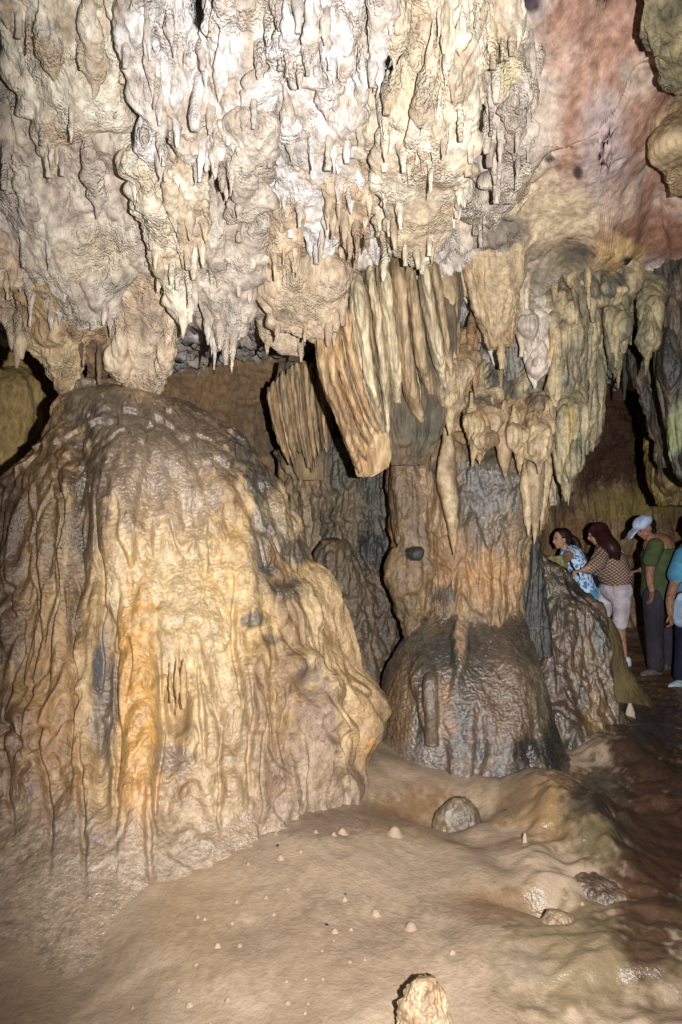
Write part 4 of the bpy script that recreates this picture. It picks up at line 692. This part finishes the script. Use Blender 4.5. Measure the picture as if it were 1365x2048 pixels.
def face_details(parent, g, A, s, dark, lip):
    for b in (-.028, .028):
        merged('eye', [ell(g(.079, b, .006), A, (.006 * s, .013 * s, .006 * s))], dark, parent, .0025, smooth=1)
        merged('eyebrow', [tube([g(.074, b * 1.5, .027), g(.086, b * .7, .03)], [.004 * s, .005 * s], 8)], dark, parent, .0025, smooth=1)
    merged('lips', [tube([g(.077, -.017, -.061), g(.0905, 0, -.061), g(.077, .017, -.061)], [.004 * s, .006 * s, .004 * s], 8)], lip, parent, .0025, smooth=1)
def hand_parts(wr, dr, nrm, curl=.5, s=1.0):
    """palm, four bent fingers of different length and a thumb from the side of the palm"""
    dr = unit(dr); nrm = unit(np.array(nrm) - np.dot(nrm, dr) * dr); sd = np.cross(dr, nrm); wr = np.array(wr)
    out = [tube([wr, wr + dr * .045 * s, wr + dr * .085 * s], [.026 * s, .036 * s, .036 * s], 14, (nrm, .42))]
    for i, (b, L) in enumerate(((-.028, .066), (-.009, .075), (.010, .070), (.028, .055))):
        p0 = wr + dr * .08 * s + sd * b * s; p1 = p0 + (dr * math.cos(curl * .5) + nrm * math.sin(curl * .5)) * L * .45 * s
        p2 = p1 + (dr * math.cos(curl * 1.4) + nrm * math.sin(curl * 1.4)) * L * .33 * s; p3 = p2 + (dr * math.cos(curl * 2.1) + nrm * math.sin(curl * 2.1)) * L * .25 * s
        out.append(tube([p0 - dr * .01 * s, p1, p2, p3], [.0095 * s, .009 * s, .0083 * s, .0075 * s], 10))
    t0 = wr + dr * .025 * s - sd * .028 * s; t1 = t0 + (dr * .6 - sd * .7 + nrm * .25) * .04 * s; t2 = t1 + (dr * .9 - sd * .1 + nrm * .3) * .03 * s
    return out + [tube([t0, t1, t2], [.013 * s, .011 * s, .009 * s], 10)]
skin = plain('skin', (196,148,118), .5, scale=40); skin2 = plain('tan_skin', (168,122,96), .5, scale=40)
hairm = plain('dark_hair', (42,28,26), .45, scale=90); hairr = plain('red_brown_hair', (58,30,30), .4, scale=90)
dk = plain('dark_detail', (40,28,26), .5); lipm = plain('lips', (150,84,78), .5)
white = plain('white_cloth', (214,204,210), .85, scale=9); knit = plain('knit', (176,150,132), .9, 'net', (70,50,46), 11.5)
olive = plain('olive_cloth', (84,96,62), .9, scale=5); trous = plain('charcoal_cloth', (62,56,66), .9, scale=6); blue = plain('blue_cloth', (96,168,206), .85, scale=8)
bluep = plain('blue_pattern', (206,222,236), .85, 'blotch', (70,130,190), 26); navy = plain('navy_cloth', (38,40,64), .9, scale=8); cream_s = plain('shoe_white', (206,222,230), .6); blk = plain('black_cloth', (26,22,26), .8); capm = plain('cap_cloth', (196,210,240), .8, scale=14)
pale = plain('pale_blue_cloth', (176,200,226), .8, scale=10); sole = plain('grey_shoe', (112,104,100), .7)
UPV = (0, 0, 1)
GZ = lambda x, y: float(floor_h(np.array([x]), np.array([y]))[0])

def person(label, group, body_parts, mat, anchor):
    o = merged('person', body_parts, mat, None, .0065, anchor); return tag(o, label, 'person', group)
GP = 'visitors walking past the column'
def shoe(parent, heel, toe, mat, w=.042):
    h, t = np.array(heel), np.array(toe); z = np.array([0, 0, .035])
    return merged('shoe', [tube([h + z, (h + t) / 2 + z * 1.1, t + z * .8], [w, w * 1.02, w * .8], 14, ((0, 0, 1), .85)), tube([h + z * .9, h + z * 2.2], [w * .95, w * .85], 12)], mat, parent, .007)

# woman one: dark ponytail, patterned blue top, hand resting on the pale green boulder
q = lambda x, y, dd=0: at(x, y, 7.7 + dd)
hc = q(1122, 1078); hp, A, g = head_parts(hc, (-.96, -.22, -.12), UPV, .95)
foot = q(1178, 1320); foot[2] = 0
body = hp + [tube([hc + [.03, 0, -.08], q(1142, 1104)], [.045, .05]),
    tube([q(1143, 1112), q(1158, 1145), q(1170, 1180), q(1178, 1205)], [.12, .125, .12, .14], 20, ((0, 1, 0), 1.2)),
    tube([q(1138, 1110, -.15), q(1128, 1121, -.3), q(1116, 1124, -.45), q(1104, 1122, -.62)], [.055, .046, .04, .03]),
    tube([q(1150, 1112, .16), q(1140, 1150, .2), q(1120, 1158, 0)], [.05, .042, .032]),
    tube([q(1176, 1200, -.08), q(1166, 1262, -.1), q(1176, 1318, -.08)], [.095, .07, .05]), tube([q(1182, 1200, .1), q(1194, 1262, .1), q(1200, 1318, .12)], [.095, .07, .05])]
body += hand_parts(q(1104, 1122, -.62), (-.9, -.3, -.15), (0, 0, -1), .35) + hand_parts(q(1120, 1158, 0), (-1, -.3, 0), (0, 0, -1), .6)
w1 = person('young woman with a dark ponytail and patterned blue top reaching over the pale green boulder', GP, body, skin, foot); face_details(w1, g, A, .95, dk, lipm)
merged('hair', [ell(hc + [.03, .005, .04], A, (.098, .082, .09)), ell(hc + [.075, 0, .0], A, (.045, .06, .075)), tube([hc + [.11, 0, .03], hc + [.17, 0, -.02], hc + [.2, 0, -.14], hc + [.19, 0, -.24]], [.03, .04, .035, .012])], hairm, w1, .008)
merged('top', [tube([q(1143, 1112), q(1158, 1145), q(1171, 1182), q(1176, 1196)], [.13, .137, .132, .15], 24, ((0, 1, 0), 1.2)), tube([q(1140, 1108, -.12), q(1148, 1108, .14)], [.062, .062])], bluep, w1, .01)
merged('trousers', [tube([q(1176, 1192), q(1178, 1210)], [.155, .15], 20, ((0, 1, 0), 1.15)), tube([q(1175, 1198, -.08), q(1166, 1262, -.1), q(1176, 1308, -.08)], [.11, .085, .07]), tube([q(1182, 1198, .1), q(1194, 1262, .1), q(1200, 1308, .12)], [.11, .085, .07])], blue, w1, .01)
for a, dd in ((1176, -.08), (1200, .12)):
    p_ = q(a, 1320, dd); p_[2] = GZ(p_[0], p_[1]); shoe(w1, p_, p_ + [-.17, -.03, 0], cream_s)
bp_ = merged('backpack', [tube([q(1163, 1120, .03), q(1176, 1140, .03), q(1188, 1168, .03)], [.09, .115, .1], 20, ((0, 1, 0), 1.35)), tube([q(1180, 1150, .0), q(1190, 1168, .0)], [.07, .07], 16, ((0, 1, 0), 1.3))], blk, None, .01, q(1186, 1178))
tag(bp_, 'black backpack worn by the young woman with the ponytail', 'backpack')
merged('strap', [tube([q(1160, 1116, -.1), q(1146, 1104, -.15), q(1140, 1116, -.19), q(1150, 1140, -.17), q(1168, 1158, -.12)], [.014] * 5, 8, ((0, 1, 0), .6))], blk, bp_, .006)

# woman two: long hair, knitted shawl, white cropped trousers
q = lambda x, y, dd=0: at(x, y, 7.45 + dd)
hc = q(1194, 1068); hp, A, g = head_parts(hc, (-.86, .35, -.35), (-.25, 0, 1), .98)
kz = lambda x, y, dd: (lambda v: np.array([v[0], v[1], GZ(v[0], v[1])]))(q(x, y, dd))
fr, fl_ = kz(1248, 1320, -.05), kz(1192, 1320, .25)
body = hp + [tube([hc + [.04, 0, -.09], q(1213, 1095)], [.05, .055]),
    tube([q(1214, 1106), q(1224, 1130), q(1230, 1155), q(1232, 1172)], [.13, .13, .125, .15], 20, ((0, 1, 0), 1.25)),
    tube([q(1208, 1104, -.17), q(1194, 1128, -.25), q(1176, 1137, -.3), q(1168, 1140, -.3)], [.055, .045, .035, .03]),
    tube([q(1240, 1110, .17), q(1236, 1135, .28), q(1200, 1142, .3), q(1178, 1143, .25)], [.055, .045, .04, .03]),
    tube([q(1238, 1172, -.08), q(1242, 1222, -.1), q(1240, 1255, -.06), q(1245, 1290, -.04), fr + [0, 0, .06]], [.115, .075, .062, .045, .042]),
    tube([q(1222, 1172, .1), q(1206, 1222, .14), q(1200, 1260, .2), fl_ + [0, 0, .06]], [.115, .078, .062, .042])]
body += hand_parts(q(1168, 1140, -.3), (-1, 0, -.2), (0, 0, -1), .7) + hand_parts(q(1178, 1143, .25), (-1, 0, -.2), (0, 0, -1), .7)
w2 = person('woman with long dark hair and a knitted shawl stepping forward in white cropped trousers', GP, body, skin, fr); face_details(w2, g, A, .98, dk, lipm)
merged('hair', [ell(hc + [.02, -.01, .035], A, (.108, .094, .1)), tube([hc + [.04, -.05, .0], q(1212, 1082, -.12), q(1226, 1098, -.2), q(1236, 1118, -.2)], [.09, .09, .085, .03], 20), tube([hc + [-.05, -.03, .07], hc + [-.085, 0, .035]], [.035, .02]), tube([q(1206, 1070, -.07), q(1216, 1100, -.19), q(1222, 1116, -.19)], [.06, .06, .02])], hairr, w2, .009)
merged('shawl', [tube([q(1213, 1097), q(1215, 1112), q(1224, 1134), q(1231, 1153)], [.085, .158, .175, .168], 28, ((0, 1, 0), 1.3)), tube([q(1206, 1104, -.15), q(1193, 1128, -.24), q(1180, 1138, -.28)], [.075, .085, .06]), tube([q(1238, 1108, .15), q(1238, 1132, .26), q(1210, 1142, .28)], [.075, .08, .065]), tube([q(1200, 1118, 0), q(1190, 1140, -.05)], [.09, .06])], knit, w2, .01)
merged('blouse_hem', [tube([q(1230, 1150), q(1231, 1158)], [.155, .15], 24, ((0, 1, 0), 1.25))], plain('peach_cloth', (214, 170, 132), .85), w2, .01)
merged('trousers', [tube([q(1231, 1158), q(1232, 1176)], [.135, .162], 24, ((0, 1, 0), 1.15)), ell(q(1242, 1182, -.1), [(1, 0, 0), (0, 1, 0), (0, 0, 1)], (.125, .12, .12)), ell(q(1226, 1182, .09), [(1, 0, 0), (0, 1, 0), (0, 0, 1)], (.13, .12, .125)),
    tube([q(1240, 1180, -.08), q(1243, 1218, -.1), q(1241, 1246, -.07)], [.13, .092, .082]), tube([q(1223, 1178, .1), q(1206, 1222, .14), q(1200, 1250, .18)], [.132, .098, .084])], white, w2, .01)
for h, t in ((fr, fr + [-.02, .05, 0]), (fl_, fl_ + [-.2, .06, 0])): shoe(w2, h + [.03, -.03, 0], h + (t - h) + [-.1, .04, 0], cream_s)

# man three: pale cap, olive shirt, dark trousers
q = lambda x, y, dd=0: at(x, y, 7.1 + dd)
hc = q(1290, 1056); hp, A, g = head_parts(hc, (-.85, -.2, -.5), (-.4, 0, 1), 1.0)
f1, f2 = [(lambda v: np.array([v[0], v[1], GZ(v[0], v[1])]))(q(x, 1330, dd)) for x, dd in ((1312, -.1), (1336, .12))]
body = hp + [tube([hc + [.05, 0, -.09], q(1314, 1082)], [.055, .06]),
    tube([q(1318, 1094), q(1320, 1130), q(1319, 1165), q(1320, 1190)], [.15, .15, .14, .15], 20, ((0, 1, 0), 1.2)),
    tube([q(1312, 1092, -.2), q(1302, 1130, -.24), q(1300, 1158, -.28), q(1304, 1180, -.3)], [.06, .048, .038, .03]),
    tube([q(1330, 1092, .2), q(1318, 1130, .26), q(1294, 1140, .2), q(1282, 1140, .15)], [.06, .048, .04, .03]),
    tube([q(1312, 1190, -.08), q(1310, 1260, -.1), f1 + [0, 0, .06]], [.11, .078, .05]), tube([q(1328, 1190, .1), q(1332, 1260, .12), f2 + [0, 0, .06]], [.11, .078, .05])]
body += hand_parts(q(1304, 1180, -.3), (-.1, 0, -1), (-1, 0, 0), .5) + hand_parts(q(1282, 1140, .15), (-1, 0, -.2), (0, 0, -1), .7)
m3 = person('man in a pale blue cap and olive green shirt looking down', GP, body, skin2, f1); face_details(m3, g, A, 1.0, dk, lipm)
merged('hair', [ell(hc + [.03, .01, .03], A, (.095, .084, .082)), ell(hc + [.075, 0, -.02], A, (.035, .06, .05))], hairm, m3, .009)
f_ = A[0]; u_ = A[2]
cp = merged('cap', [ell(hc + u_ * .062 - f_ * .005, A, (.112, .094, .075))], capm, m3, .008)
merged('visor', [tube([hc + u_ * .055 + f_ * .085, hc + u_ * .03 + f_ * .15, hc + u_ * .015 + f_ * .175], [.06, .07, .05], 16, (u_, .13))], capm, cp, .006)
merged('shirt', [tube([q(1316, 1084), q(1318, 1100), q(1320, 1130), q(1319, 1165), q(1319, 1186)], [.08, .165, .172, .168, .176], 28, ((0, 1, 0), 1.25)), tube([q(1312, 1092, -.18), q(1302, 1120, -.25)], [.082, .078]), tube([q(1328, 1092, .18), q(1320, 1122, .27)], [.082, .078])], olive, m3, .011)
merged('trousers', [tube([q(1320, 1182), q(1320, 1200)], [.155, .155], 20, ((0, 1, 0), 1.15)), tube([q(1311, 1192, -.08), q(1309, 1260, -.1), f1 + [0, 0, .1]], [.125, .095, .085]), tube([q(1329, 1192, .1), q(1333, 1260, .12), f2 + [0, 0, .1]], [.125, .095, .085])], trous, m3, .011)
for h in (f1, f2): shoe(m3, h + [.02, 0, 0], h + [-.16, -.08, 0], sole, .048)

# person four, cut by the right edge
q = lambda x, y, dd=0: at(x, y, 6.6 + dd)
hc = q(1392, 1052); hp, A, g = head_parts(hc, (-.9, .3, -.2), UPV, 1.0)
f1, f2 = [(lambda v: np.array([v[0], v[1], GZ(v[0], v[1])]))(q(x, 1352, dd)) for x, dd in ((1366, -.1), (1400, .12))]
body = hp + [tube([hc + [.03, 0, -.09], q(1394, 1092)], [.055, .06]), tube([q(1390, 1108), q(1390, 1140), q(1388, 1200)], [.15, .15, .15], 20, ((0, 1, 0), 1.2)),
    tube([q(1366, 1112, -.12), q(1352, 1160, -.16), q(1340, 1205, -.2), q(1341, 1226, -.22)], [.062, .048, .036, .03]), tube([q(1412, 1112, .15), q(1424, 1160, .15), q(1420, 1210, .1)], [.062, .048, .034]),
    tube([q(1376, 1200, -.08), q(1372, 1280, -.1), f1 + [0, 0, .06]], [.11, .08, .05]), tube([q(1400, 1200, .1), q(1402, 1280, .1), f2 + [0, 0, .06]], [.11, .08, .05])]
body += hand_parts(q(1341, 1226, -.22), (.15, 0, -1), (-.6, .6, 0), .7) + hand_parts(q(1420, 1210, .1), (0, 0, -1), (-1, 0, 0), .5)
m4 = person('person in a bright blue shirt cut off by the right edge of the picture', GP, body, skin2, f1); face_details(m4, g, A, 1.0, dk, lipm)
merged('hair', [ell(hc + [.02, .01, .04], A, (.1, .085, .09))], hairm, m4, .009)
merged('shirt', [tube([q(1392, 1098), q(1388, 1116), q(1388, 1150), q(1386, 1190)], [.08, .165, .165, .17], 28, ((0, 1, 0), 1.25)), tube([q(1368, 1110, -.11), q(1354, 1150, -.15)], [.085, .088]), tube([q(1410, 1110, .15), q(1422, 1150, .15)], [.085, .088])], blue, m4, .011)
merged('trousers', [tube([q(1388, 1196), q(1388, 1214)], [.16, .155], 20, ((0, 1, 0), 1.15)), tube([q(1376, 1204, -.08), q(1373, 1280, -.1), f1 + [0, 0, .1]], [.125, .1, .085]), tube([q(1400, 1204, .1), q(1402, 1280, .1), f2 + [0, 0, .1]], [.125, .1, .085])], navy, m4, .011)
for h in (f1, f2): shoe(m4, h + [.02, 0, 0], h + [-.15, -.1, 0], cream_s, .048)
bg_ = merged('shoulder_bag', [tube([q(1364, 1196, -.2), q(1362, 1218, -.2), q(1362, 1240, -.2)], [.05, .085, .07], 20, ((0, 1, 0), .6))], pale, None, .009, q(1362, 1244, -.2))
tag(bg_, 'pale blue bag hanging at the hip of the person at the right edge', 'bag')
